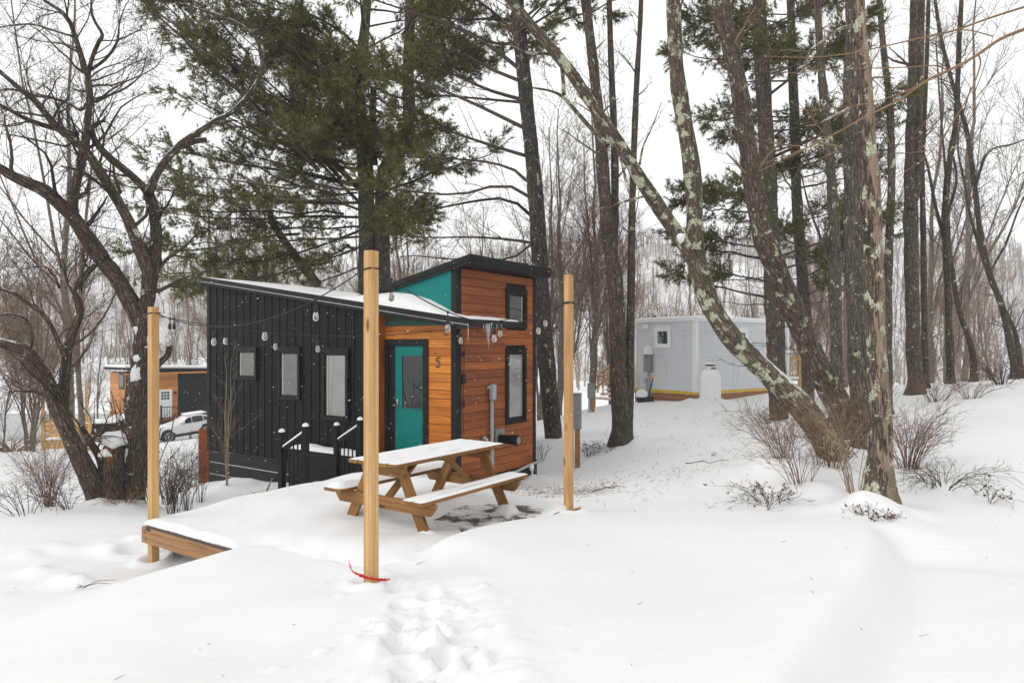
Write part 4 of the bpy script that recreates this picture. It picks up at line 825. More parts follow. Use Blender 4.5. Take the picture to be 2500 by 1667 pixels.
pole_tree('hardwood_tree','slanting thin trunk near the right edge of the woods',dD([(2330,860),(2318,780),(2300,700),(2270,620),(2250,520),(2238,420),(2220,300),(2190,200),(2160,80),(2140,-60)]),.12,.05,24.,bark_dark,twig_dark,18,sp=4.0,fork=[seg(dD([(2272,625),(2310,560),(2340,480),(2380,400)]),.05,.02,24.,.4,1.8),seg(dD([(2240,430),(2270,350),(2330,330),(2400,300)]),.05,.02,24.,.4,1.8)])
pole_tree('hardwood_tree','second slanting trunk leaning left at the far right edge of the woods',dD([(2345,850),(2330,760),(2296,690),(2260,600)]),.09,.06,25.,bark_dark,twig_dark,19,sp=4.4,fork=[seg(dD([(2262,610),(2230,500),(2215,420),(2200,320),(2230,200)]),.06,.02,25.,.5,1.8)])
pole_tree('hardwood_tree','pale grey trunk forking low, right of the rough bending trunk',dD([(1925,930),(1922,820),(1920,700),(1918,560),(1910,420),(1900,300),(1888,180),(1880,60),(1874,-60)]),.15,.07,16.,bark_grey,twig_brown,20,sp=2.6,fork=[seg(dD([(1922,640),(1940,560),(1945,460),(1950,360),(1955,200)]),.06,.03,16.,.4,1.2),seg(dD([(1918,640),(1890,560),(1860,480),(1840,400)]),.04,.015,16.,.4,1.4)])
pole_tree('hardwood_tree','slim grey trunk between the thick grey trunk and the straight brown one',dD([(2040,640),(2044,520),(2048,400),(2044,250),(2030,120),(2020,0),(2012,-100)]),.10,.06,17.,bark_grey,twig_brown,21,sp=2.2)
# twin trunks left of the grey house
pole_tree('hardwood_tree','dark double trunk standing alone between the cabin and the grey house',dD([(1428,1030),(1424,950),(1420,850),(1418,740),(1412,640),(1400,560),(1392,480),(1385,400),(1378,300),(1366,180),(1352,60),(1340,-40),(1320,-200)]),.215,.09,15.8,bark_dark,twig_brown,22,sp=2.2,
  fork=[seg(dD([(1442,1010),(1446,900),(1448,760),(1450,620),(1452,480),(1456,350),(1462,200),(1470,60),(1476,-80)]),.11,.05,15.9,0,1.0),seg(dD([(1408,600),(1412,480),(1412,360),(1408,240),(1402,100),(1398,-60)]),.10,.06,15.9,.3,.9)])
# ------------------------------------------------------------------ pines
def bough_set(cmb,nmb,P,R,rng,dens=1.,n0=.35,needle=True,flat=.35,ln=.19,width=.0095,nn=13,sub=11,len1=1.2,up=.06):
    """P (k,n,3) boughs -> side branches -> shoots -> tufts of needles"""
    cmb.tubes(P,R,5,tint=rng.rand(len(P)))
    a=spawn(P,R,int(sub*dens*1.15),rng,t0=n0,t1=1,length=len1,taper=.55,ang=(30,65),up=up,wig=.10,trop=.01,nseg=4,rr=.4,rmin=.005,flat=flat); cmb.tubes(a[0],a[1],3,tint=rng.rand(len(a[0])))
    s=spawn(a[0],a[1],6,rng,t0=.1,t1=1,length=.5,taper=.4,ang=(20,55),up=.08,wig=.10,trop=.04,nseg=3,rr=.6,rmin=.0035,flat=.7); cmb.tubes(s[0],s[1],3,tint=rng.rand(len(s[0])))
    if needle:
        for A,ts in ((s[0],(1,2,3)),(a[0],(3,4))):
            for k in ts:
                i=min(k,A.shape[1]-1); p=A[:,i]; d=A[:,i]-A[:,i-1]; d/=np.linalg.norm(d,axis=1,keepdims=True)+1e-9
                needles(nmb,p,d,nn,ln,width,rng,.5)
def whorl_boughs(trunkP,trunkR,z0,z1,nb,rng,L0,L1,droop=0.,bias=None,rise=.25,bare=False):
    Ps=[];Rs=[]; z=trunkP[:,2]
    for k in range(nb):
        h=z0+(z1-z0)*(k+rng.rand())/nb; i=np.argmin(abs(z-h)); c=trunkP[i]; f=(h-z0)/(z1-z0)
        a=rng.rand()*2*PI
        if bias is not None and rng.rand()<bias[1]: a=bias[0]+rng.normal()*.6
        Ln=(L0+(L1-L0)*f)*(.7+.5*rng.rand()); n_=9; u=np.linspace(0,1,n_); d=np.array([math.cos(a),math.sin(a),0])
        zc=Ln*(rise*(u-.25*u*u) - droop*np.sin(u*PI*.5)*.6 + .10*u**3)
        p=c+d*(Ln*u)[:,None]; p[:,2]=c[2]+zc; p+=rng.normal(size=(n_,3))*.05*u[:,None]*Ln*.3
        Ps.append(p); Rs.append(np.linspace(max(.02,min(.06,Ln*.014)),.008,n_))
    return np.array(Ps),np.array(Rs)
def pine(name,label,pts,r0,r1,Y,seed,z0,z1,nb,L0,L1,extra=None,dens=1.,bias=None,bark=bark_pine,nm=None,dead=0,group=None,**kw):
    rng=R_(seed); P=px(pts,Y); base=P[0].copy(); base[2]=gz(base[0],base[1]); P=np.concatenate([[[P[0][0],P[0][1],base[2]-.2]],P]); R=np.concatenate([[r0*1.2],np.linspace(r0,r1,len(P)-1)])
    root=tree_root(name,label,'tree',base,group); tm=MB(); cm=MB(); nmb=MB()
    p,r=resample(P,R,max(30,int(np.ptp(P[:,2])/.15))); tm.tubes(p,r,16,rough=.08,cap=True)
    if nb:
        B=whorl_boughs(p,r,z0,z1,nb,rng,L0,L1,bias=bias); bough_set(cm,nmb,B[0],B[1],rng,dens,**kw)
    if dead:
        B=whorl_boughs(p,r,p[2][2]+1.2,z0+1.,dead,rng,1.6,2.4,droop=.3); cm.tubes(B[0],B[1]*.6,4,tint=rng.rand(dead)); l=spawn(B[0],B[1]*.5,7,rng,t0=.3,length=.7,nseg=4,rmin=.005,flat=.4); cm.tubes(l[0],l[1],3,tint=rng.rand(len(l[0])))
    if extra: extra(cm,nmb,tm,rng)
    tm.build('trunk',bark,root,loc=base); cm.build('branches',twig_dark,root,loc=base)
    if nmb.n: nmb.build('needles',nm or needle_m,root,False,loc=base)
    return root
def tr(pts,r0,r1,Y,dy,n_=9):
    q=px(pts,Y); q[:,1]+=np.linspace(0,dy,len(q)); return resample(q,np.linspace(r0,r1,len(q)),n_)
def many(lst):
    a=[tr(*l) for l in lst]; return np.array([q[0] for q in a]),np.array([q[1] for q in a])
# the big white pines behind the black cabin
Yp=22.
def ex1(cm,nmb,tm,rng):
    P,R=many([(zB([(900,330),(760,200),(560,110),(420,80),(320,60)]),.06,.012,Yp,-1.2),(zB([(890,440),(720,330),(560,250),(430,260),(360,240)]),.06,.012,Yp,-2.),(zB([(880,600),(700,520),(560,400),(430,320),(370,300)]),.06,.012,Yp,-1.),
     (zB([(800,990),(700,890),(600,790),(500,680),(380,560),(240,420),(120,290),(20,170),(-60,60)]),.09,.012,Yp,-2.2),(zB([(640,860),(500,760),(350,640),(180,510),(60,420),(-40,330)]),.05,.010,Yp,-1.8),
     (zB([(300,480),(120,330),(0,240),(-120,120),(-200,30)]),.04,.01,Yp-1.5,-1.),(zB([(870,930),(700,920),(520,890),(380,820),(240,760),(120,700)]),.05,.010,Yp,-2.4),
     (zB([(870,1030),(700,1000),(480,970),(250,950),(60,920),(-120,900)]),.06,.01,Yp,-2.),(zB([(860,1110),(650,1120),(420,1125),(200,1110),(0,1100),(-150,1050)]),.055,.01,Yp,-1.2),
     (zB([(860,1190),(600,1200),(380,1230),(150,1240),(-50,1230)]),.05,.01,Yp,-2.),(zB([(520,1280),(380,1300),(200,1350),(40,1390),(-140,1400),(-280,1420)]),.05,.01,Yp,-1.6),
     (zB([(880,1250),(700,1330),(520,1400),(330,1440),(150,1470)]),.05,.01,Yp,-1.),(zB([(930,1250),(1040,1240),(1150,1220),(1240,1190)]),.04,.01,Yp,-1.),(zB([(880,800),(800,790),(740,780),(680,800)]),.04,.01,Yp,-2.),
     (zB([(1000,820),(960,790),(900,760),(850,770)]),.04,.01,Yp,-2.5),(zB([(1080,800),(1150,780),(1250,790),(1350,800)]),.04,.01,Yp,-2.),
     (zB([(900,700),(760,690),(640,650),(560,600)]),.04,.01,Yp,-1.6),(zB([(1110,420),(1200,360),(1320,330),(1440,320)]),.05,.01,Yp,-1.),(zB([(1110,300),(1230,220),(1380,170),(1500,160)]),.05,.01,Yp,-1.),
     (zB([(1110,480),(1000,450),(900,430),(780,440)]),.05,.01,Yp,-2.),(zB([(900,880),(980,870),(1080,860),(1180,860)]),.04,.01,Yp,-2.)])
    for rep in range(3):   # the same tiers again a little nearer and farther
        sh=rng.normal(size=(len(P),1,3))*[.5,1.5,.6]; u=np.linspace(0,1,P.shape[1])[None,:,None]; Q=P+sh*(.75+.25*u)+rng.normal(size=P.shape)*.05
        keep=rng.rand(len(P))<(1. if rep==0 else .65); bough_set(cm,nmb,Q[keep],R[keep]*.8,rng,1.6,.06,sub=12,len1=1.15,nn=10,up=.02,flat=.2)
    bough_set(cm,nmb,P,R,rng,1.7,.06,sub=12,len1=1.15,nn=10,up=.02,flat=.2)
    for pts,ra,rb in ((zB([(972,1560),(970,1400),(968,1200),(978,1000),(985,930),(1040,850),(1090,780),(1118,660),(1115,520),(1112,400),(1118,250),(1122,100),(1126,-60)]),.27,.16),(zB([(620,1560),(540,1460),(450,1340),(380,1230),(340,1120),(290,1050),(250,1000)]),.16,.06),(zB([(900,1020),(820,1010),(740,920),(690,870)]),.12,.08),(zB([(925,900),(918,750),(920,600),(922,480)]),.13,.09)):
        q,r=resample(px(pts,Yp),np.linspace(ra,rb,len(pts)),46); tm.tubes(q,r,14,rough=.08,cap=True)
pine('white_pine','huge olive green pine with several trunks rising behind the black cabin',zB([(892,1560),(890,1370),(884,1150),(880,950),(868,800),(850,660),(840,520),(850,380),(865,250),(880,100),(890,-80),(900,-260)]),.30,.12,Yp,31,6.8,15.5,24,3.9,2.4,ex1,1.1,bias=(PI,.45),sub=11,len1=1.2,n0=.4,flat=.22)
Y3=17.5
def ex2(cm,nmb,tm,rng):
    P,R=many([(zB([(1745,700),(1600,640),(1450,580),(1300,530),(1140,485),(1000,470)]),.055,.012,Y3,-.8),(zB([(1765,855),(1600,800),(1420,735),(1270,680),(1130,650),(1010,600)]),.05,.012,Y3,.5),
     (zB([(1730,545),(1550,500),(1400,440),(1240,385),(1100,330)]),.05,.012,Y3,-.4),(zB([(1725,560),(1500,530),(1320,505),(1170,490)]),.04,.01,Y3,.4),(zB([(1715,440),(1560,370),(1430,290),(1280,240),(1120,200)]),.05,.012,Y3,.3),
     (zB([(1710,370),(1560,270),(1380,190),(1200,140),(1020,100),(850,60)]),.055,.012,Y3,-.9),(zB([(1790,1185),(1700,1110),(1600,1088),(1450,1110),(1280,1145),(1100,1185),(990,1190)]),.05,.012,Y3,-.2),
     (zB([(1780,1080),(1700,1030),(1560,1030),(1400,1075),(1200,1070),(1000,1050),(850,1020)]),.05,.012,Y3,-.5),(zB([(1760,990),(1680,920),(1540,880),(1380,860),(1180,850),(1080,840)]),.045,.01,Y3,.3),
     (zB([(1800,1330),(1650,1310),(1450,1300),(1250,1305),(1080,1300)]),.045,.01,Y3,-.2),(zB([(1690,180),(1600,100),(1480,20),(1380,-60)]),.05,.012,Y3,-.4),(zB([(1690,110),(1560,90),(1400,80),(1230,40)]),.045,.012,Y3,.4),(zB([(1700,240),(1580,210),(1430,120),(1300,20)]),.045,.012,Y3,.8),(zB([(1780,1340),(1680,1410),(1560,1420),(1300,1410),(1150,1390),(1040,1400)]),.035,.01,Y3,.3)])
    cm.tubes(P,R,6,tint=rng.rand(len(P)))
    a=spawn(P,R,13,rng,t0=.2,t1=1,length=1.3,taper=.3,ang=(25,60),up=0,wig=.12,trop=.02,nseg=5,rr=.4,rmin=.005,flat=.5); cm.tubes(a[0],a[1],3,tint=rng.rand(len(a[0])))
    a2=spawn(a[0],a[1],4,rng,t0=.2,t1=1,length=.6,ang=(25,60),wig=.12,nseg=3,rr=.5,rmin=.004,flat=.6); cm.tubes(a2[0],a2[1],3,tint=rng.rand(len(a2[0])))
    Q=P[:12,5:]; Rr=R[:12,5:]; bough_set(cm,nmb,Q,Rr,rng,1.,.1,sub=8,len1=.9,nn=9)
    g=R_(5); p,r=resample(px(zB([(1700,200),(1690,60),(1680,-120)]),Y3),[.1,.08,.05],12)
    B=whorl_boughs(p,r,9.,13.,16,rng,2.8,2.2); bough_set(cm,nmb,B[0],B[1],rng,.9,.3)
pine('white_pine','tall pine trunk right of the cabin, long bare boughs reaching left',dD([(1272,1018),(1262,900),(1252,800),(1244,700),(1240,600),(1234,500),(1226,400),(1216,300),(1206,200),(1196,100),(1188,0),(1180,-120)]),.235,.16,Y3,32,0,1,0,1,1,ex2,bark=m_bark('lichen_pine_bark',(.03,.024,.018),(.15,.125,.10),.42,.2,1.1))
pine('white_pine','pine standing right of the grey house corner with layered boughs',dD([(1790,965),(1784,850),(1778,700),(1770,550),(1764,400),(1756,250),(1748,100),(1742,-40),(1736,-220)]),.26,.17,18.8,33,3.2,13.,34,3.1,2.5,dens=1.05,dead=14,flat=.2,n0=.4,nm=needle_d,nn=11)
pine('white_pine','slimmer pine behind, between the bending trunk and pale forked trunk',dD([(1856,900),(1852,760),(1840,600),(1830,450),(1826,300),(1820,150),(1816,0),(1812,-150)]),.20,.11,22.,34,3.6,14.5,30,2.6,2.1,dens=1.,dead=10,flat=.2,n0=.4,nm=needle_d,nn=11)
# small branch of another tree hanging in from the upper right
Yb=6.5
def hang():
    lim=[]; L_=[([(1568,40),(1380,100),(1180,170),(1000,210),(800,255),(600,295),(400,315),(160,310)],.011,.003),([(1600,150),(1440,215),(1300,310),(1170,380),(1040,440),(880,550),(700,640),(520,740),(360,820),(240,880),(110,940)],.017,.003),
     ([(1150,385),(1080,360),(900,370),(700,375),(500,380),(300,400),(145,390)],.007,.0025),([(1040,450),(900,510),(760,555),(600,585),(420,600),(340,600)],.007,.0025),([(1320,305),(1330,350),(1290,470),(1210,620),(1130,740),(1040,850),(900,950),(780,1020)],.008,.0025),([(380,800),(260,795),(150,770),(40,740)],.005,.002),([(360,815),(250,860),(120,900)],.005,.002),([(1060,820),(960,835),(740,850)],.004,.002),([(1400,200),(1250,165),(1100,185),(960,215)],.006,.003)]
    base=at(*zG([(1700,60)])[0],Yb); tree=tree_root('overhanging_branch','thin tan branch reaching in from the upper right before the trunks','branch',base); mb=MB(); rng=R_(41); cm=MB()
    for pts,a,b in L_:
        p,r=resample(px(zG(pts),Yb),np.linspace(a,b,len(pts)),40); mb.tubes(p,r,7); s=spawn(resample(p,r,16)[0][None],resample(p,r,16)[1][None],7,rng,t0=.2,length=.35,ang=(20,50),wig=.1,nseg=4,rr=.5,rmin=.0016); cm.tubes(s[0],s[1],3,tint=rng.rand(len(s[0])))
    mb.build('limbs',twig_warm,tree,loc=base); cm.build('twigs',twig_warm,tree,loc=base)
hang()
# ------------------------------------------------------------------ background woods: a few kinds, copied
def bare_variant(seed,H,r,lean,twigm,bark,dens=1.,forks=3):
    rng=R_(seed); n_=14; u=np.linspace(0,1,n_); P=np.stack([lean*H*u**1.6+np.cumsum(rng.normal(size=n_))*.06,np.cumsum(rng.normal(size=n_))*.06,H*u-.3],1); R=np.linspace(r,r*.18,n_)
    root=bpy.data.objects.new('forest_tree',None); tm=MB(); cm=MB(); tm.tubes(P,R,8,rough=.06)
    a=spawn(P[None],R[None],forks,rng,t0=.12,t1=.5,length=H*.75,taper=.6,ang=(14,32),up=.25,wig=.07,trop=.05,nseg=8,rr=.62,rmin=.02); tm.tubes(a[0],a[1],6)
    b1=spawn(P[None],R[None],int(15*dens),rng,t0=.25,length=H*.3,ang=(30,65),up=.2,wig=.1,trop=.05,nseg=5,rr=.4,rmin=.012); b2=spawn(a[0],a[1],int(8*dens),rng,t0=.25,length=H*.24,ang=(25,60),up=.15,wig=.1,trop=.05,nseg=5,rr=.45,rmin=.012)
    B=(np.concatenate([b1[0],b2[0]]),np.concatenate([b1[1],b2[1]])); cm.tubes(B[0],B[1],4,tint=rng.rand(len(B[0])))
    c=spawn(B[0],B[1],7,rng,t0=.15,length=H*.12,ang=(25,60),up=.12,wig=.12,trop=.04,nseg=4,rr=.5,rmin=.007); cm.tubes(c[0],c[1],3,tint=rng.rand(len(c[0])))
    d=spawn(c[0],c[1],4,rng,t0=.15,length=H*.05,ang=(25,60),up=.08,wig=.12,trop=.03,nseg=2,rr=.6,rmin=.0055); cm.tubes(d[0],d[1],3,tint=rng.rand(len(d[0])))
    C.objects.link(root); tm.build('trunk',bark,root); cm.build('crown',twigm,root); return root
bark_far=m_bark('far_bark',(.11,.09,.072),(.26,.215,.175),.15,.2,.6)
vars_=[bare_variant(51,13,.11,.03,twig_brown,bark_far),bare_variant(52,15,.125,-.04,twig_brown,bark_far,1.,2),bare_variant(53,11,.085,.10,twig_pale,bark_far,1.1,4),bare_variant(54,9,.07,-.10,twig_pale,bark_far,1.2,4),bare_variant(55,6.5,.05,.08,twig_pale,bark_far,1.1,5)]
used=[False]*5
def plant(v,x,y,s,rz,label,group):
    if used[v]: o=copy_tree(vars_[v])
    else: o=vars_[v]; used[v]=True
    o.location=(x,y,gz(x,y)-.05); o.rotation_euler=(0,0,rz); o.scale=(s,s,s); tag(o,label,'tree',group); return o
rng=R_(60)
def avoid(x,y):
    for cx_,cy_,r_ in ((9.5,27.5,5.2),(-22,47,6.),(-24.5,37.5,4.),(-21.5,43,3.)):
        if math.hypot(x-cx_,y-cy_)<r_: return True
    return False
def band(nn,pxr,Yr,vs,sr,label,group):
    k=0; tries=0
    while k<nn and tries<nn*20:
        tries+=1; Yv=Yr[0]+(Yr[1]-Yr[0])*rng.rand(); p=pxr[0]+(pxr[1]-pxr[0])*rng.rand(); x=(p-CX)/F*Yv
        if avoid(x,Yv): continue
        v=vs[rng.randint(len(vs))]; plant(v,x,Yv,sr[0]+(sr[1]-sr[0])*rng.rand(),rng.rand()*6.28,label,group); k+=1
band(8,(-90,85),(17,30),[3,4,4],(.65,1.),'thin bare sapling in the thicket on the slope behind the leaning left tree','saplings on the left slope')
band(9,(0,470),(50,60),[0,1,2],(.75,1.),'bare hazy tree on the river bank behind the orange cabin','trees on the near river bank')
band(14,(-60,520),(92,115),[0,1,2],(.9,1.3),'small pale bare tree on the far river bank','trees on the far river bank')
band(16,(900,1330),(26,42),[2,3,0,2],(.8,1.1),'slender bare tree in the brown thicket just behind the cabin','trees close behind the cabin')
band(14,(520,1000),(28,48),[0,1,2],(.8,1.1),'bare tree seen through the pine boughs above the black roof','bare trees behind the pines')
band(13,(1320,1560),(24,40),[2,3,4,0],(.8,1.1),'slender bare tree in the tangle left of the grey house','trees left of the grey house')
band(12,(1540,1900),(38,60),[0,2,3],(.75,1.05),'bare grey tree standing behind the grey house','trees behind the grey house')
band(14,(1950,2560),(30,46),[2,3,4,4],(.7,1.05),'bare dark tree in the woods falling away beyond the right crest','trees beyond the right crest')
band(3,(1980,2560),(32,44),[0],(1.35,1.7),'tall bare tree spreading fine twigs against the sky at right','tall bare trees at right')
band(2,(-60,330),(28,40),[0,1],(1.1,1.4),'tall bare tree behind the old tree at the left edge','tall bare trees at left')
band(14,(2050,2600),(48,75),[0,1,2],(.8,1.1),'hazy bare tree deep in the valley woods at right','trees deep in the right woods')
# far woods on the hills: nobody could count them
rng=R_(70); K=5200; x=(rng.rand(K)-.5)*620; y=95+rng.rand(K)**1.3*330
keep=np.where((rng.rand(K)<np.where(x>40,1.,.62)),True,False)&~((x<-8)&(y<100)); x=x[keep]; y=y[keep]; K=len(x); z=np.where(y>118,hill(x,y),-5.4)-.4
Kb=1500; x=np.r_[x,(rng.rand(Kb)-.5)*150]; yb=-20-rng.rand(Kb)*45; y=np.r_[y,yb]; z=np.r_[z,ground(x[-Kb:],yb,False)-.3]; K+=Kb   # unseen woods added behind the camera, dense so the windows mirror them dark
H=6+rng.rand(K)*6; wdt=.10+.0009*np.abs(y)
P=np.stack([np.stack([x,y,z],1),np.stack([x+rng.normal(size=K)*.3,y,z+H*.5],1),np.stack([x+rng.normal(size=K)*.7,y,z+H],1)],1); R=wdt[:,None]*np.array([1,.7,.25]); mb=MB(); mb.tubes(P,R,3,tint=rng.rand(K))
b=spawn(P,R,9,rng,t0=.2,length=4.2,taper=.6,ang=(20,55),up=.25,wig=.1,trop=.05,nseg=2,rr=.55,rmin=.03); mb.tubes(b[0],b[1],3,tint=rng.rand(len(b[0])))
wo=mb.build('woods',m_twig('hazed_snowy_twig',(.17,.14,.115),(.36,.305,.26),.5)); struct(wo,'bare woods covering the far hillsides, with unseen trees added behind the camera','woods','stuff')  # snowy twigs, base colour paled to stand in for thicker haze
# ------------------------------------------------------------------ grey house
grey=flat('grey_siding',(.60,.625,.66),.6,var=.03,scale=2); yel=flat('yellow_strip',(.62,.40,.01),.5,var=.1)
GO=at(1698,956,25.); ga=math.atan2(1667,2236)   # right wall runs along local +x, left wall along local +y
gh=thing('house','pale grey house with white corner trim, yellow strip and timber skirting','house',(GO[0],GO[1],0),math.atan2(.6,.8))
GX,GL=6.1,2.95; zb,zt=.37,3.0
mb=MB(); mb.box(0,GX,0,GL,zb,zt); mb.build('wall',grey,gh,False)
mb=MB()
for z_ in (1.66,2.62): mb.box(-.004,0,.05,GL,z_,z_+.008); mb.box(0.05,GX,-.004,0,z_-.02,z_-.012)
mb.box(-.004,0,1.35,1.358,.4,1.66); mb.box(-.004,0,.55,.558,1.66,2.7); mb.box(2.3,2.308,-.004,0,.4,1.65); mb.box(4.2,4.208,-.004,0,.4,2.7); mb.build('panel_joint',pvc,gh,False)
for q in ((-.03,.14,-.03,.0,zb-.02,zt),(-.03,.0,0,.12,zb-.02,zt),(-.03,.0,GL-.1,GL+.03,zb-.02,zt),(GX-.1,GX+.03,-.03,0,zb-.02,zt)): mb=MB(); mb.box(*q); mb.build('corner_trim',white,gh,False,.004)
mb=MB(); mb.box(-.06,GX+.1,-.06,GL+.06,zt-.02,zt+.13); rf=mb.build('roof',white,gh,False,.01)
mb=MB(); soft_snow(mb,-.05,GX+.08,-.05,GL+.05,zt+.13,.035,3,.3,60,40); mb.build('snow',snow_m,rf)
mb=MB(); mb.box(-.015,-.001,0,GL,zb-.1,zb); mb.box(0,GX,-.015,-.001,zb-.1,zb); mb.build('yellow_strip',yel,gh,False)
skw=m_wood('skirting_wood',(.26,.11,.05),(.40,.20,.10),(.16,.06,.025),.7,tintv=.5)
mb=MB()
for q in range(3): mb.box(-.03,-.002,0,GL,zb-.26-.16*q,zb-.105-.16*q); mb.box(0,GX,-.03,-.002,zb-.26-.16*q,zb-.105-.16*q)
mb.build('skirting',skw,gh,False,.003)
def gwin(y0,y1,z0,z1,ax):
    mb=MB(); B=(lambda a,b,c,d,e,f_: mb.box(e,f_,a,b,c,d)) if ax=='l' else (lambda a,b,c,d,e,f_: mb.box(a,b,e,f_,c,d))
    for a,b,c,d in ((y0,y1,z1-.14,z1),(y0,y1,z0,z0+.12),(y0,y0+.12,z0+.12,z1-.14),(y1-.12,y1,z0+.12,z1-.14)): B(a,b,c,d,-.04,-.002)
    o=mb.build('window',white,gh,False,.005); mb=MB()
    B=(lambda a,b,c,d,e,f_: mb.box(e,f_,a,b,c,d)) if ax=='l' else (lambda a,b,c,d,e,f_: mb.box(a,b,e,f_,c,d))
    for a,b,c,d in ((y0+.12,y1-.12,z1-.18,z1-.14),(y0+.12,y1-.12,z0+.12,z0+.16),(y0+.12,y0+.16,z0+.16,z1-.18),(y1-.16,y1-.12,z0+.16,z1-.18)): B(a,b,c,d,-.03,-.002)
    mb.build('sash',white,o,False); mb=MB()
    B=(lambda a,b,c,d,e,f_: mb.box(e,f_,a,b,c,d)) if ax=='l' else (lambda a,b,c,d,e,f_: mb.box(a,b,e,f_,c,d))
    B(y0+.12,y1-.12,z0+.12,z1-.14,-.014,-.003); mb.build('pane',greenglass,o,False)
    mb=MB(); mb.box(*( (-.06,-.0,y0+.02,y1-.02) if ax=='l' else (y0+.02,y1-.02,-.06,0)),z1,z1+.05); mb.build('snow',snow_m,o,True,.02)
gwin(1.13,1.95,2.0-.02,3.0-.2,'l'); gwin(2.45,3.2,1.95,2.75,'r'); 
mb=MB(); mb.box(-.09,0,2.25,2.5,zt-.28,zt-.1); mb.build('vent_hood',white,gh,False,.03)
mb=MB(); mb.box(-.16,-.03,2.02,2.38,1.04,1.72); mt=mb.build('meter_box',greybox,gh,False,.01)
mb=MB(); mb.lathe([(.19,0),(.2,.08),(.19,.25),(.13,.34),(.001,.38)],(-.1,2.2,1.725),16); mb.build('snow_cap',snow_m,mt)
mb=MB(); mb.tubes(np.array([[-.08,2.2,1.04],[-.08,2.2,.05]]),np.full(2,.035),10); mb.lathe([(0,-.06),(.07,-.06),(.08,.0),(.07,.08),(0,.1)],(-.12,2.3,.72),12); mb.tubes(np.array([[-.1,2.3,.7],[-.1,2.26,.05]]),np.full(2,.03),8); mb.build('conduit',pvc,mt)
mb=MB(); mb.tubes(np.array([[.6,GL-.5,zt+.1],[.6,GL-.5,zt+.28]]),np.full(2,.04),8,cap=True); mb.build('flue',rubber,gh); mb=MB(); mb.lathe([(.06,0),(.06,.2),(.001,.22)],(.6,GL-.5,zt+.28),10); mb.build('flue_snow',snow_m,gh)
gw=lambda x,y:(GO[0]+.8*x-.6*y, GO[1]+.6*x+.8*y)
def rail(mb,a,b,n_,h0=.1,h1=.95):
    a=np.array(a,float);b=np.array(b,float); mb.beam(a+[0,0,h1],b+[0,0,h1],.09,.04); mb.beam(a+[0,0,h1-.1],b+[0,0,h1-.1],.04,.09); mb.beam(a+[0,0,h0],b+[0,0,h0],.04,.09)
    for q in range(n_): p=a+(b-a)*(q+.5)/n_; mb.box(p[0]-.018,p[0]+.018,p[1]-.018,p[1]+.018,p[2]+h0,p[2]+h1-.06)
# right deck of the grey house, its left stairs
p=gw(GX+.05,-.2); gd=thing('deck','new timber deck with picket railing at the right end of the grey house','deck',(p[0],p[1],0),math.atan2(.6,.8))
mb=MB(); mb.box(0,2.,-.3,2.2,.62,.66); mb.box(0,2.,-.34,-.3,.44,.66); mb.build('platform',pine_w,gd,False,.004); mb=MB(); rail(mb,(0,-.3,.62),(2.,-.3,.62),14); rail(mb,(2.,-.3,.62),(2.,2.2,.62),14); mb.build('railing',pine_w,gd,False)
for x_,y_ in ((.03,-.3),(2.,-.3),(2.,2.2)): mb=MB(); mb.box(x_-.05,x_+.05,y_-.05,y_+.05,-.5,1.7); mb.build('railing_post',pine_w,gd,False)
mb=MB(); mb.box(.02,1.98,-.28,2.1,.662,.70); mb.build('snow',snow_m,gd,True,.015)
p=gw(.4,GL+.1); gs=thing('stairs','timber entrance stairs with snowy treads at the left end of the grey house','stairs',(p[0],p[1],0),math.atan2(.6,.8))
for q in range(5): mb=MB(); mb.box(-.35-.28*q,-.05-.28*q,0,1.1,.55-.16*q,.59-.16*q); tr_=mb.build('step',pine_w,gs,False); mb=MB(); mb.box(-.34-.28*q,-.06-.28*q,.02,1.08,.592-.16*q,.64-.16*q); mb.build('snow',snow_m,tr_,True,.015)
mb=MB(); mb.box(-.05,1.2,0,1.15,.60,.64); mb.build('platform',pine_w,gs,False)
for y_ in (0.,1.15): mb=MB(); mb.beam((-1.5,y_,.75),(0,y_,1.6),.09,.05); mb.beam((-1.5,y_,.3),(0,y_,1.1),.04,.08); mb.beam((0,y_,1.6),(1.2,y_,1.6),.09,.05); [mb.box(x_-.02,x_+.02,y_-.02,y_+.02,.2+.5*(x_+1.5)/1.5,.75+.85*min(1,(x_+1.5)/1.5)) for x_ in np.linspace(-1.4,-.1,8)]; [mb.box(x_-.05,x_+.05,y_-.05,y_+.05,-.6,z_) for x_,z_ in ((-1.5,.85),(0,1.7),(1.2,1.7))]; mb.build('railing',pine_w,gs,False)
# propane tank, shovel, snowed-over pot
p=at(1734,975,24.2); pt=thing('propane_tank','white upright propane tank with domed red cap in front of the grey house','propane tank',(p[0],p[1],0))
mb=MB(); mb.lathe([(.3,-.2),(.36,.0),(.37,.1),(.37,.85),(.365,.98),(.33,1.1),(.25,1.18),(.12,1.22),(0,1.225)],(0,0,0),32); mb.build('body',white,pt)
mb=MB(); mb.lathe([(.17,1.2),(.17,1.34),(.165,1.345),(0,1.345)],(0,0,0),24); cp=mb.build('collar',white,pt); mb=MB(); mb.lathe([(.0,1.345),(.185,1.345),(.18,1.375),(.1,1.40),(0,1.4)],(0,0,0),24); mb.build('cap',flat('dark_red',(.13,.012,.012),.5),cp)
mb=MB(); mb.box(-.02,.14,-.18,-.165,1.24,1.29); mb.build('opening',rubber,cp,False); mb=MB(); mb.lathe([(.175,1.401),(.16,1.44),(.08,1.46),(0,1.465)],(0,0,0),20); mb.build('snow',snow_m,cp)
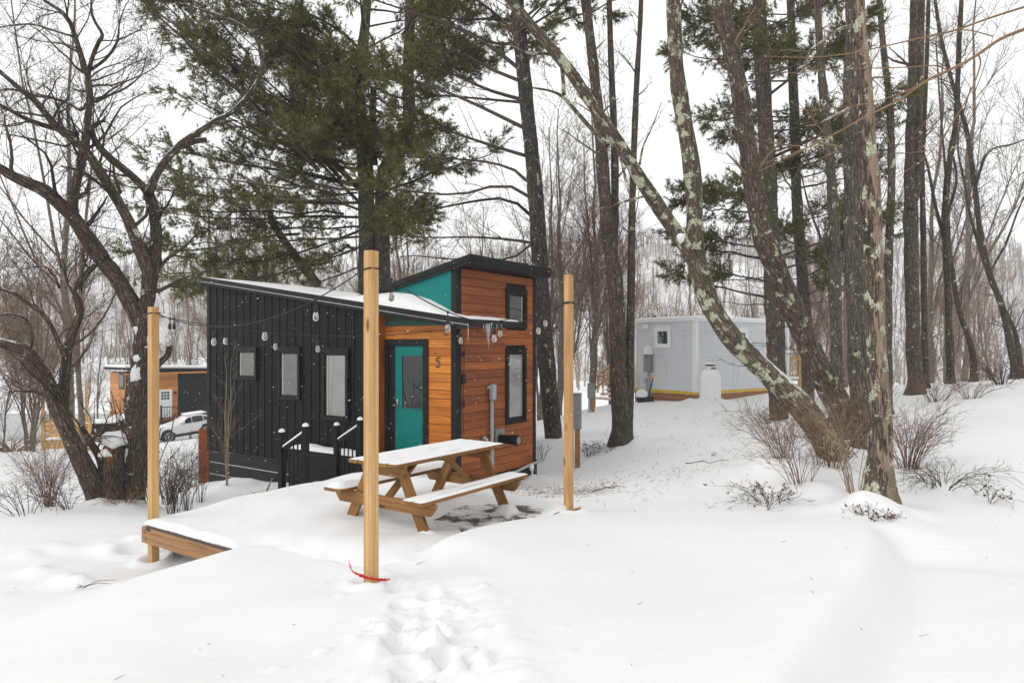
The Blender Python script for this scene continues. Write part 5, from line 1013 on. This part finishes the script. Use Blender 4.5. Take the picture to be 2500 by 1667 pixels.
a=at(1583,965,25.1); b=at(1594,925,25.35); sh=thing('shovel','snow shovel with orange grip leaning on the grey house wall','shovel',tuple(a)); mb=MB(); mb.beam((0,0,-.05),b-a,.035,.035); mb.build('shaft',rubber,sh,False); mb=MB(); d=(b-a); mb.beam(d,d*1.14,.05,.05); mb.beam(d*1.14-[.06,0,0],d*1.14+[.06,0,0.03],.04,.04); mb.beam(d-[.03,0,0],d*1.14-[.06,0,0],.03,.03); mb.build('grip',flat('orange_plastic',(.75,.22,.02),.4),sh,False,.008)
mb=MB(); mb.box(-.2,.2,-.03,.02,-.4,-.02); mb.build('blade',rubber,sh,False,.01)
p=at(1567,975,25.2); ph=thing('pot','small dark pot under a dome of snow by the stairs of the grey house','pot',(p[0],p[1],gz(p[0],p[1]))); mb=MB(); mb.lathe([(0,-.1),(.15,-.1),(.2,.18),(.16,.2)],(0,0,0),16); mb.build('body',rubber,ph); mb=MB(); mb.lathe([(.2,.19),(.23,.25),(.2,.38),(.1,.46),(0,.48)],(0,0,0),16); mb.build('snow_cap',snow_m,ph)
# pedestals
for (x_,y_,Yv,h_,w_,lab) in ((1402,962,14.9,.76,.30,'grey electric meter box on a timber stake behind the right rear post'),(1443,937,24.,.5,.24,'small distant grey meter box on a stake between cabin and grey house')):
    p=at(x_,y_,Yv); g0=gz(p[0],p[1]); o=thing('meter_box',lab,'meter box',(p[0],p[1],g0),-.3); mb=MB(); mb.box(-w_/2,w_/2,-.08,.08,p[2]-g0-h_,p[2]-g0); bx=mb.build('box',greybox,o,False,.012); mb=MB(); mb.box(-w_/2-.01,w_/2+.01,-.1,.09,p[2]-g0,p[2]-g0+.025); mb.build('lid',greybox,bx,False,.006); mb=MB(); mb.tubes(np.array([[-.05,0,-.3],[-.05,0,p[2]-g0-h_+.02]]),np.full(2,.04),10); mb.build('conduit',pvc,o); mb=MB(); mb.box(.02,.12,-.03,.06,-.3,p[2]-g0-.25); mb.build('stake',rim_w,o,False)

# ------------------------------------------------------------------ far cabin, its deck, hot tub, car
ccm=m_wood('orange_cedar',(.40,.155,.040),(.62,.28,.085),(.32,.11,.028),.5,knots=.5,ringscale=20)
p=at(310,1000,46.); ca=rad(50); fc=thing('cabin','far orange and black cabin with white door below the snowy slope','cabin',(p[0],p[1],0),ca)
fz0,fz1=-3.1,.25
mb=MB()
for q in range(22): z_=fz0+q*.153; mb.box(0,3.35,-.02,0,z_+.003,min(z_+.15,fz1)); mb.box(-.02,0,0,2.9,z_+.003,min(z_+.15,fz1+.15))
mb.build('siding',ccm,fc,False); mb=MB(); mb.box(3.36,7.2,-.03,0,fz0,fz1); 
for q in range(22): mb.box(3.4+q*.17,3.42+q*.17,-.045,-.03,fz0,fz1)
mb.build('black_wall',blackm,fc,False)
mb=MB(); mb.box(0.,7.2,0.005,2.9,fz0-1.,fz1+.05); mb.build('body',black,fc,False)
mb=MB(); mb.box(-.05,.0,-.05,.1,fz0,fz1+.1); mb.build('corner_trim',blacktrim,fc,False)
mb=MB(); mb.prism([(-.3,fz1+.22),(7.5,fz1),(7.5,fz1+.16),(-.3,fz1+.38)],(-.35,3.2),lambda a,b,c:(a,c,b)); rf=mb.build('roof',blacktrim,fc,False)
mb=MB(); mb.prism([(-.28,fz1+.385),(7.48,fz1+.165),(7.48,fz1+.33),(-.28,fz1+.55)],(-.33,3.18),lambda a,b,c:(a,c,b)); mb.build('snow',snow_m,rf,False,.04)
mb=MB(); mb.box(-.3,7.4,-.34,-.30,fz1-.1,fz1+.02); mb.build('eave_board',ccm,rf,False)
mb=MB(); mb.box(2.0,2.95,-.05,-.02,fz0+.2,fz0+2.15); dr=mb.build('door',white,fc,False,.005)
for q in range(3):
    for r_ in range(3): mb=MB(); mb.box(2.2+q*.2,2.36+q*.2,-.056,-.05,fz0+1.45+r_*.2,fz0+1.61+r_*.2); mb.build('pane',greenglass,dr,False)
mb=MB(); mb.lathe([(0,0),(.07,0),(.09,-.15),(0,-.2)],(3.15,-.08,fz0+2.0),10); mb.build('wall_lamp',rubber,fc)
mb=MB(); mb.box(-.05,-.02,.35,1.25,fz1-1.1,fz1-.02)
w_=mb.build('window',blacktrim,fc,False); mb=MB(); mb.box(-.058,-.05,.45,1.15,fz1-1.0,fz1-.12); mb.build('pane',greenglass,w_,False)
mb=MB()
for y_ in (-1.0,): mb.beam((1.8,y_,fz0+1.0),(3.4,y_,fz0+1.0),.05,.05); mb.beam((3.4,y_,fz0+1.0),(4.4,y_,fz0+.2),.05,.05)
for q in range(10): mb.box(1.85+q*.17,1.87+q*.17,-1.01,-.99,fz0,fz0+1.0)
for x_ in (1.8,3.4): mb.box(x_-.04,x_+.04,-1.04,-.96,fz0-1,fz0+1.15)
mb.box(1.7,3.5,-1.05,-.03,fz0-.1,fz0); mb.build('porch',black,fc,False)
# its side deck with slatted rail
p=at(102,1090,36.); fd=thing('deck','small far deck with orange slatted rail and two tall posts','deck',(p[0],p[1],0),.28)
fl=at(102,1077,36.)[2]; W_=2.25
mb=MB(); mb.box(0,W_,0,3.,fl-.05,fl); mb.box(0,W_,-.05,-.0,fl-.42,fl-.05); mb.build('platform',pine_w,fd,False)
orw=m_wood('slat_cedar',(.52,.27,.09),(.70,.42,.17),(.40,.18,.05),.6,knots=.4)
mb=MB()
for q in range(4): mb.box(.06,W_,.03,.07,fl+.20+q*.245,fl+.40+q*.245)
mb.build('slat_rail',orw,fd,False,.004)
for x_,y_,z_ in ((.05,.0,at(102,956,36.)[2]),(1.4,2.4,at(166,934,36.)[2]),(W_,.0,fl+1.2)): mb=MB(); mb.box(x_-.07,x_+.07,y_-.07,y_+.07,fl-1.,z_); mb.build('deck_post',pine_w,fd,False)
mb=MB(); mb.box(.05,W_-.05,.1,2.9,fl+.002,fl+.09); mb.build('snow',snow_m,fd,True,.03)
p=at(233,1066,38.); tk=thing('truck','dark truck seen end on with snow on its bed, left of the stump','truck',(p[0],p[1],0),.25); z0=p[2]
mb=MB(); mb.box(-.92,.92,0,2.2,z0+.12,z0+.62); mb.box(-.88,.88,-.02,0,z0+.15,z0+.60); mb.box(-.90,.90,0,2.2,z0-.1,z0+.12); mb.build('body',black,tk,False,.05)
mb=MB(); mb.box(-.92,.92,-.03,2.2,z0+.62,z0+.70); mb.box(-.80,.80,-.035,-.02,z0+.20,z0+.56); mb.build('tailgate',blackm,tk,False,.02)
mb=MB(); mb.box(-.90,.90,-.01,2.15,z0+.702,z0+.80); mb.build('snow',snow_m,tk,True,.04)
mb=MB(); mb.prism([(-.07,.45),(-.02,.40),(-.05,.30),(0,.26),(.05,.30),(.02,.40),(.07,.45),(0,.42)],(-.045,-.036),lambda a,b,c:(a,c,z0+b)); mb.build('emblem',white,tk,False)
for q in range(2): mb=MB(); mb.box(-.95,.95,-.16,-.02,z0-.10-.16*q,z0-.02-.16*q); bp=mb.build('bumper',steel if q==0 else rubber,tk,False,.03); mb=MB(); mb.box(-.9,.9,-.15,-.03,z0-.018-.16*q,z0+.02-.16*q); mb.build('snow',snow_m,bp,True,.015)
for sx in (-1,1):
    mb=MB(); mb.box(sx*.86-.06,sx*.86+.06,-.04,.02,z0+.2,z0+.55); mb.build('tail_light',flat('lamp_red',(.2,.01,.01),.3),tk,False,.01)
    mb=MB(); mb.lathe([(.0,-.12),(.34,-.12),(.37,-.07),(.37,.07),(.34,.12),(0,.12)],(sx*.82,.75,z0-.24),20,'x'); mb.build('wheel',rubber,tk)
p=at(285,1050,40.); wb=thing('bench','orange timber bench heaped with snow before the far cabin','bench',(p[0],p[1],0),.3); z0=p[2]
mb=MB(); mb.box(-.55,.75,0,.9,z0+.35,z0+.42); mb.box(-.5,-.4,0,.9,z0-.5,z0+.35); mb.box(.6,.7,0,.9,z0-.5,z0+.35); mb.box(-.55,.75,.86,.92,z0+.42,z0+1.0); mb.box(-.5,.7,-.02,.02,z0-.1,z0+.06); mb.build('frame',ccm,wb,False,.006)
mb=MB(); soft_snow(mb,-.55,.75,.02,.85,z0+.42,.5,3,.15); mb.build('snow',snow_m,wb)
# car
cr=at(494,1060,43.4); cf=at(404,1076,42.0); dcar=(cf-cr); Lw=np.linalg.norm(dcar); carz=math.atan2(dcar[1],dcar[0]); pitch=math.asin(dcar[2]/Lw)
car=thing('parked_car','white compact suv dusted with snow, nose down on the slope left of the black cabin','car',tuple(cr),0); car.rotation_euler=(0,-pitch,carz)
WB=Lw
paint=flat('white_car_paint',(.72,.73,.74),.25,var=.02); 
prof_hi=[(-.86,.70),(-.84,.92),(-.66,1.04),(-.3,1.25),(.2,1.40),(.75,1.44),(1.2,1.35),(1.85,1.04),(2.5,.94),(3.1,.84),(3.45,.68),(3.5,.45)]
k=WB/2.65; u=np.linspace(-.86,3.5,46); hi=np.interp(u,[a for a,_ in prof_hi],[b for _,b in prof_hi])
def carsec(x,top): 
    w_=.9*(1-.10*abs((x-1.3)/2.2)**4); sh=min(.95,top); tw=w_*(.76 if top>1.1 else .95)
    return [(-w_*.94,.32),(-w_,.55),(-w_*.985,sh*.93),(-tw if top>1.1 else -w_*.9,top-.07*(top>1.1)),(-tw*.8,top),(tw*.8,top),(tw if top>1.1 else w_*.9,top-.07*(top>1.1)),(w_*.985,sh*.93),(w_,.55),(w_*.94,.32)]
V=[];
for x_,t_ in zip(u,hi): V+= [(x_*k,y_,z_) for y_,z_ in carsec(x_,t_)]
ns=len(u); i=np.arange(ns-1)[:,None]*10; j=np.arange(9)[None,:]; Fq=np.stack([i+j,i+10+j,i+11+j,i+1+j],2).reshape(-1,4)
mb=MB(); mb.add(V,Fq); e0=[0,1,2,3,4,5,6,7,8,9]
for base_ in (0,(ns-1)*10): mb.tr.append(np.array([[base_,base_+q,base_+q+1] for q in range(1,9)]))
mb.build('body',paint,car,True)
for sy in (-1,1):
    f=lambda pts: [(x_*k,z_) for x_,z_ in pts]
    for nm,pts in (('side_window',[(1.68,.99),(.95,.97),(.95,1.31),(1.18,1.27)]),('side_window',[(.88,.97),(.12,.98),(.12,1.29),(.5,1.33),(.88,1.32)]),('side_window',[(.05,.99),(-.38,1.05),(-.25,1.16),(.05,1.27)])):
        mb=MB(); mb.prism(f(pts),(0,.02),lambda a,b,c:(a,sy*(.888-.17*(b-.93)/.45-(.02 if sy>0 else -.02)*0+c*.6),b)); mb.build(nm,darkglass,car,False)
    for xw in (0,WB):
        mb=MB(); mb.lathe([(.0,-.01),(.40,-.01),(.42,.02),(.40,.05),(0,.05)],(xw,sy*.86-.02,.38),24,'y'); mb.build('wheel_arch',rubber,car)
        mb=MB(); mb.lathe([(.22,-.12),(.33,-.12),(.355,-.08),(.355,.08),(.33,.12),(.22,.12)],(xw,sy*.83,.355),26,'y'); ty=mb.build('wheel',rubber,car)
        mb=MB(); mb.lathe([(.0,-.02),(.05,-.03),(.06,.0)],(xw,sy*.95,.355),12,'y'); mb.lathe([(.2,0),(.235,-.01),(.235,.02),(.2,.02)],(xw,sy*.945,.355),24,'y')
        for q in range(5):
            a_=q*2*PI/5; mb.beam((xw,sy*.945,.355),(xw+.21*math.cos(a_),sy*.945,.355+.21*math.sin(a_)),.03,.05,(0,1,0))
        mb.build('rim',steel,ty,False)
    mb=MB(); mb.box(-.6*k,3.2*k,sy*.87-.03,sy*.87+.03,.24,.40); mb.build('sill',rubber,car,False)
    mb=MB(); mb.box(1.45*k,1.58*k,sy*.93-.08,sy*.93+.08,1.02,1.14); mb.build('mirror',paint,car,False,.03)
    mb=MB(); mb.box(-.84*k,-.6*k,sy*.80-.06,sy*.80+.06,.92,1.02); mb.build('tail_light',flat('tail_red',(.25,.01,.01),.3),car,False,.01)
mb=MB(); mb.box(-.3*k,1.2*k,-.6,.6,1.40,1.47); mb.box(2.0*k,3.1*k,-.7,.7,.85,.95); mb.build('snow',snow_m,car,True,.03)
# orange panel at the far corner of the black cabin
p=at(497,1150,17.2); z0=p[2]; op=thing('orange_panel','upright rust orange panel showing at the far corner of the black cabin','panel',(p[0],p[1],0),.1); mb=MB()
for q in range(4): mb.box(-.12+q*.0,.22,-.02,.02,z0-.3+q*.34,z0+.035+q*.34)
mb.build('boards',m_wood('rust_panel',(.26,.06,.016),(.34,.095,.026),(.20,.05,.014),.7,knots=.2),op,False,.003)

# ------------------------------------------------------------------ shrubs, weeds, litter
def shrub(name,label,cx,cy,spread,h,n_,seed,mat,rad_=.006,lean=(0,0),sub=6,curve=.25,leaves=0,cat='shrub',rise=1.,group=None):
    rng=R_(seed); g0=gz(cx,cy); root=thing(name,label,cat,(cx,cy,g0),0,group); k=7; P=[];R=[]
    for q in range(n_):
        a=rng.rand()*2*PI; r0=spread*.25*rng.rand(); b_=np.array([r0*math.cos(a),r0*math.sin(a),-.06]); out=spread*(.3+.8*rng.rand()); hh=h*(.5+.6*rng.rand()); u=np.linspace(0,1,k)
        p=b_+np.stack([np.cos(a)*out*u**1.4+lean[0]*u*hh,np.sin(a)*out*u**1.4+lean[1]*u*hh,hh*(u-curve*u**3)*rise],1)+rng.normal(size=(k,3))*.02*u[:,None]; P.append(p); R.append(np.linspace(rad_*(.6+.7*rng.rand()),rad_*.3,k))
    P=np.array(P);R=np.array(R); mb=MB(); mb.tubes(P,R,5,tint=rng.rand(n_)); a=spawn(P,R,sub,rng,t0=.25,t1=1,length=h*.38,taper=.4,ang=(20,60),up=.1,wig=.13,trop=.03,nseg=4,rr=.55,rmin=.0026); mb.tubes(a[0],a[1],3,tint=rng.rand(len(a[0])))
    b=spawn(a[0],a[1],3,rng,t0=.3,t1=1,length=h*.14,ang=(25,60),nseg=2,rr=.6,rmin=.002); mb.tubes(b[0],b[1],3,tint=rng.rand(len(b[0]))); mb.build('stems',mat,root)
    if leaves:
        ii=rng.randint(len(b[0]),size=leaves); nb=MB(); needles(nb,b[0][ii,-1],rng.normal(size=(leaves,3)),1,.05,.016,rng,.3); nb.build('dead_leaves',leafm,root,False)
    return root
leafm=m_twig('dead_leaf',(.07,.042,.026),(.18,.115,.07)); stemt=m_twig('shrub_stem',(.10,.062,.042),(.26,.175,.12),.15); stemd=m_twig('dark_stem',(.03,.02,.016),(.085,.06,.045),.25); stemp=m_twig('pale_stem',(.20,.145,.09),(.36,.28,.19),.1)
def sp(dx,dy,Y): q=at(dx*1.0629,dy*1.0629,Y); return q[0],q[1]
for args in (('bare_shrub','tangled brown shrub round the foot of the leaning lichened tree',*sp(1905,1100,10.2),.8,1.5,32,1,stemt,.006,(0,0),9),('bare_shrub','fan of tan shoots in front of the leaning lichened trunk',*sp(1840,1130,9.4),.65,1.2,20,2,stemt,.005,(-.1,0),8),
   ('bare_shrub','tall spray of tan shoots just left of the peeling trunk',*sp(1965,1130,9.0),.5,1.6,18,3,stemp,.006,(-.05,0),7),('bare_shrub','upright bushy shrub right of the peeling trunk',*sp(2085,1085,10.3),.6,1.3,40,4,stemt,.006,(0,0),8),
   ('bare_shrub','low arching bramble spreading right of the upright bushy shrub',*sp(2165,1105,9.4),.9,.75,34,5,stemd,.0045,(.2,0),5,.8),('dead_weed','dry weed with seed heads standing before the bramble at right',*sp(2270,1140,8.6),.2,.5,4,6,stemd,.004,(.1,0),5,.3,30,'weed'),
   ('dead_weed','flattened dry weeds below the fan of tan shoots',*sp(1770,1165,8.9),.6,.5,22,7,stemd,.004,(-.3,0),6,.6,45,'weed'),('bare_shrub','leaning tan shoots between the dry weeds and the lichened trunk',*sp(1800,1110,10.4),.7,1.1,26,31,stemt,.005,(-.25,0),8),('dead_weed','dry weed poking from the snow at the foot of the peeling trunk',*sp(1990,1205,7.7),.25,.3,9,8,stemd,.004,(.1,0),5,.5,16,'weed'),('dead_weed','dead sprig beside the snow heap under the peeling trunk',*sp(2030,1215,7.6),.2,.18,12,9,stemt,.004,(.1,0),5,.5,10,'weed'),
   ('bare_shrub','brambly shrub with brown leaves between the left post and old tree',*sp(400,1120,10.6),.35,1.1,16,10,stemd,.006,(0,0),7,.25,160),('bare_shrub','upright bare shoots left of the black cabin corner',*sp(432,1125,11.5),.3,1.5,14,11,stemd,.006,(0,0),6),('bare_shrub','thin dark shoots between the upright shoots and the cabin',*sp(462,1115,12.6),.35,1.3,10,12,stemd,.005,(0,0),6),
   ('sapling','pale sapling growing by the end of the black wall',*sp(520,1120,13.6),.16,2.7,7,13,stemp,.010,(0,0),4,.1),('bare_shrub','tall dense brown shoots between the left edge and the leaning dark tree',*sp(110,1140,11.8),.7,1.6,40,32,stemt,.006,(-.1,0),8),('bare_shrub','bushy shoots right behind the left post and in front of the far car',*sp(385,1105,12.6),.5,1.3,26,33,stemd,.006,(0,0),8),('bare_shrub','long loose bramble at the left edge of the yard',*sp(60,1170,9.8),.9,.85,14,14,stemd,.005,(-.1,0),5,.5),('bare_shrub','arching dark bramble between the left edge and the leaning tree',*sp(160,1170,10.2),.8,.8,16,15,stemd,.005,(-.2,0),5,.6),
   ('dead_weed','reddish dry brush at the foot of the old tree',*sp(285,1160,10.8),.6,.5,34,16,stemt,.004,(0,0),5,.5),('bare_shrub','leafy brown brush by the crest at the far right',*sp(2300,915,20.5),.8,1.1,30,17,stemd,.009,(0,0),7,.3,300),('bare_shrub','thin reeds and shoots along the crest right of the straight trunk',*sp(2150,935,18.5),1.1,1.0,34,18,stemt,.007,(0,0),5,.2),
   ('bare_shrub','sparse shoots in front of the slim trunks on the crest',*sp(2230,930,18.),.9,.8,26,19,stemt,.007,(0,0),5,.2),('bare_shrub','small dark bush at the foot of the pine by the grey house',*sp(1760,985,18.),.4,.5,16,20,stemd,.007,(0,0),6,.4,60),('bare_shrub','little bush left of the double trunk foot',*sp(1400,1025,15.4),.35,.55,12,21,stemd,.006,(-.2,0),6),
   ('bare_shrub','little bush with curled leaves right of the meter box',*sp(1350,1010,15.6),.35,.5,14,22,stemd,.006,(.2,0),6,.4,80),('bare_shrub','thin wisps at the foot of the tall pine by the cabin',*sp(1245,1010,16.),.25,.7,8,23,stemd,.005,(-.1,0),5),('dead_weed','brown brush on the near river bank',*sp(25,1010,50.),3.5,1.8,60,24,stemt,.03,(0,0),6,.3)):
    shrub(*args)
# grass and twigs showing through thin snow by the path
rng=R_(90); mb=MB(); K=1500; pts=[]
for cx_,cy_,sx,sy,kk in ((.6,10.6,.9,.8,420),(1.9,12.6,1.4,1.0,260),(5.6,20.,2.4,1.6,360),(4.0,15.,1.6,1.6,200),(3.,11.,1.6,1.2,160)):
    pts.append(np.c_[cx_+rng.normal(size=kk)*sx,cy_+rng.normal(size=kk)*sy])
pts=np.concatenate(pts); a_,b_=deckxy(pts[:,0],pts[:,1]); hh=(pts-HO); ok=((a_>.25)|(b_>3.8))&((hh@EX>.3)|(hh@EY>2.7)); pts=pts[ok]; zz=ground(pts[:,0],pts[:,1]); K=len(pts)
d=rng.normal(size=(K,3))*[.6,.6,.3]+[0,0,.35]; l=(.02+.055*rng.rand(K))[:,None]; p0=np.c_[pts,zz-.01]; P=np.stack([p0,p0+d*l,p0+d*l*2+[0,0,-.01]],1); mb.tubes(P,np.full((K,3),.0024)*[1.2,1,.5],3,tint=rng.rand(K)); gr=mb.build('dead_grass',stemd); struct(gr,'stems of dead grass poking through the thin snow','grass','stuff')
rng=R_(91); K=100; xy=np.c_[-6+13*rng.rand(K),3.2+9*rng.rand(K)**1.1]; a_,b_=deckxy(xy[:,0],xy[:,1]); xy=xy[~((a_>-3.7)&(a_<.2)&(b_>-.1)&(b_<3.7))]; K=len(xy); az=rng.rand(K)*6.28; l=(.008+.035*rng.rand(K)**2); zz=ground(xy[:,0],xy[:,1])+.004
d=np.stack([np.cos(az)*l,np.sin(az)*l,rng.rand(K)*l*.3],1); c=np.c_[xy,zz]; P=np.stack([c-d,c+[0,0,.003],c+d],1); mb=MB(); mb.tubes(P,np.full((K,3),.0016)*[1,1,.5],3,tint=rng.rand(K)); li=mb.build('litter',stemd); struct(li,'bits of bark and needles scattered on the snow','litter','stuff')
def stick(label,dx,dy,Y,L_,az,seed,r_=.008):
    rng=R_(seed); x,y=sp(dx,dy,Y); g0=gz(x,y); o=thing('stick',label,'stick',(x,y,g0)); u=np.linspace(-.5,.5,8); P=np.stack([np.cos(az)*u*L_,np.sin(az)*u*L_,.03+.05*np.abs(np.sin(u*5))],1)+rng.normal(size=(8,3))*.015; R=np.linspace(r_,r_*.4,8); mb=MB(); mb.tubes(P,R,5,cap=True); s=spawn(P[None],R[None],4,rng,t0=.2,length=L_*.5,ang=(30,60),up=.2,nseg=4,rr=.6,rmin=.003); mb.tubes(s[0],s[1],4); mb.build('wood',stemd,o)
stick('fallen forked stick on the snow right of the rear post',1640,1055,12.,1.2,.3,1); stick('small curved stick on the snow near the right rear post',1400,1110,10.2,.6,.4,2); stick('short twig on the snow below the double trunk',1640,1040,12.8,.5,1.2,3)
x,y=sp(218,1295,6.6); g0=gz(x,y); pn=thing('pine_sprig','fallen green pine sprig lying on the snow left of the deck','sprig',(x,y,g0)); mb=MB(); mb.tubes(np.array([[-.1,0,.02],[0,.05,.06],[.14,.1,.05]]),np.array([.004,.003,.002]),5); mb.tubes(np.array([[-.1,0,.02],[.02,.02,.05],[.12,.05,.03]]),np.array([.003,.003,.002]),5); mb.build('twig',stemd,pn); nb=MB(); rng=R_(4); needles(nb,np.array([[-.08,0,.02],[-.1,0,.02],[-.12,-.01,.02]]),np.array([[-1,-.2,.1]]*3),9,.08,.002,rng,.35); nb.build('needles',needle_m,pn,False)
x,y=at(632,1190,13.)[:2]; gt=thing('grass_tuft','yellow dead grass tuft on the snow heap before the black wall','grass',(x,y,gz(x,y))); nb=MB(); rng=R_(6); needles(nb,np.c_[rng.normal(size=(60,2))*.12,np.full(60,-.02)],rng.normal(size=(60,3))*[.8,.4,.2]+[0,0,.6],2,.22,.005,rng,.3); nb.build('blades',stemp,gt,False); mb=MB(); mb.tubes(np.array([[.1,-.1,-.1],[.2,-.1,.15],[.3,-.12,.36]]),np.array([.02,.018,.012]),6,cap=True); mb.build('stake',stemp,gt)
# falling snow
rng=R_(100); K=2600; Yv=3+rng.rand(K)**.7*10; p_=-100+2700*rng.rand(K); x=(p_-CX)/F*Yv; z=CZ+(HY-(rng.rand(K)*1300-20))/F*Yv; ok=z>.25; c=np.stack([x,Yv,z],1)[ok]; K=len(c)
r_=(.0018+.0016*rng.rand(K))*(.6+.4*Yv[ok]/8); ax=np.array([1.,-.1,.32]); ax/=np.linalg.norm(ax); s1=np.array([0,1.,0]); s2=np.cross(ax,s1)
V=np.stack([c+ax*r_[:,None]*2.6,c-ax*r_[:,None]*2.6,c+s1*r_[:,None],c-s1*r_[:,None],c+s2*r_[:,None],c-s2*r_[:,None]],1).reshape(-1,3)
ti=np.array([[0,2,4],[0,4,3],[0,3,5],[0,5,2],[1,4,2],[1,3,4],[1,5,3],[1,2,5]]); Tq=(ti[None]+(np.arange(K)*6)[:,None,None]).reshape(-1,3); mb=MB(); mb.add(V,None,Tq); fs=mb.build('snowflakes',snow_m); struct(fs,'snowflakes blowing through the air','snowflakes','stuff')
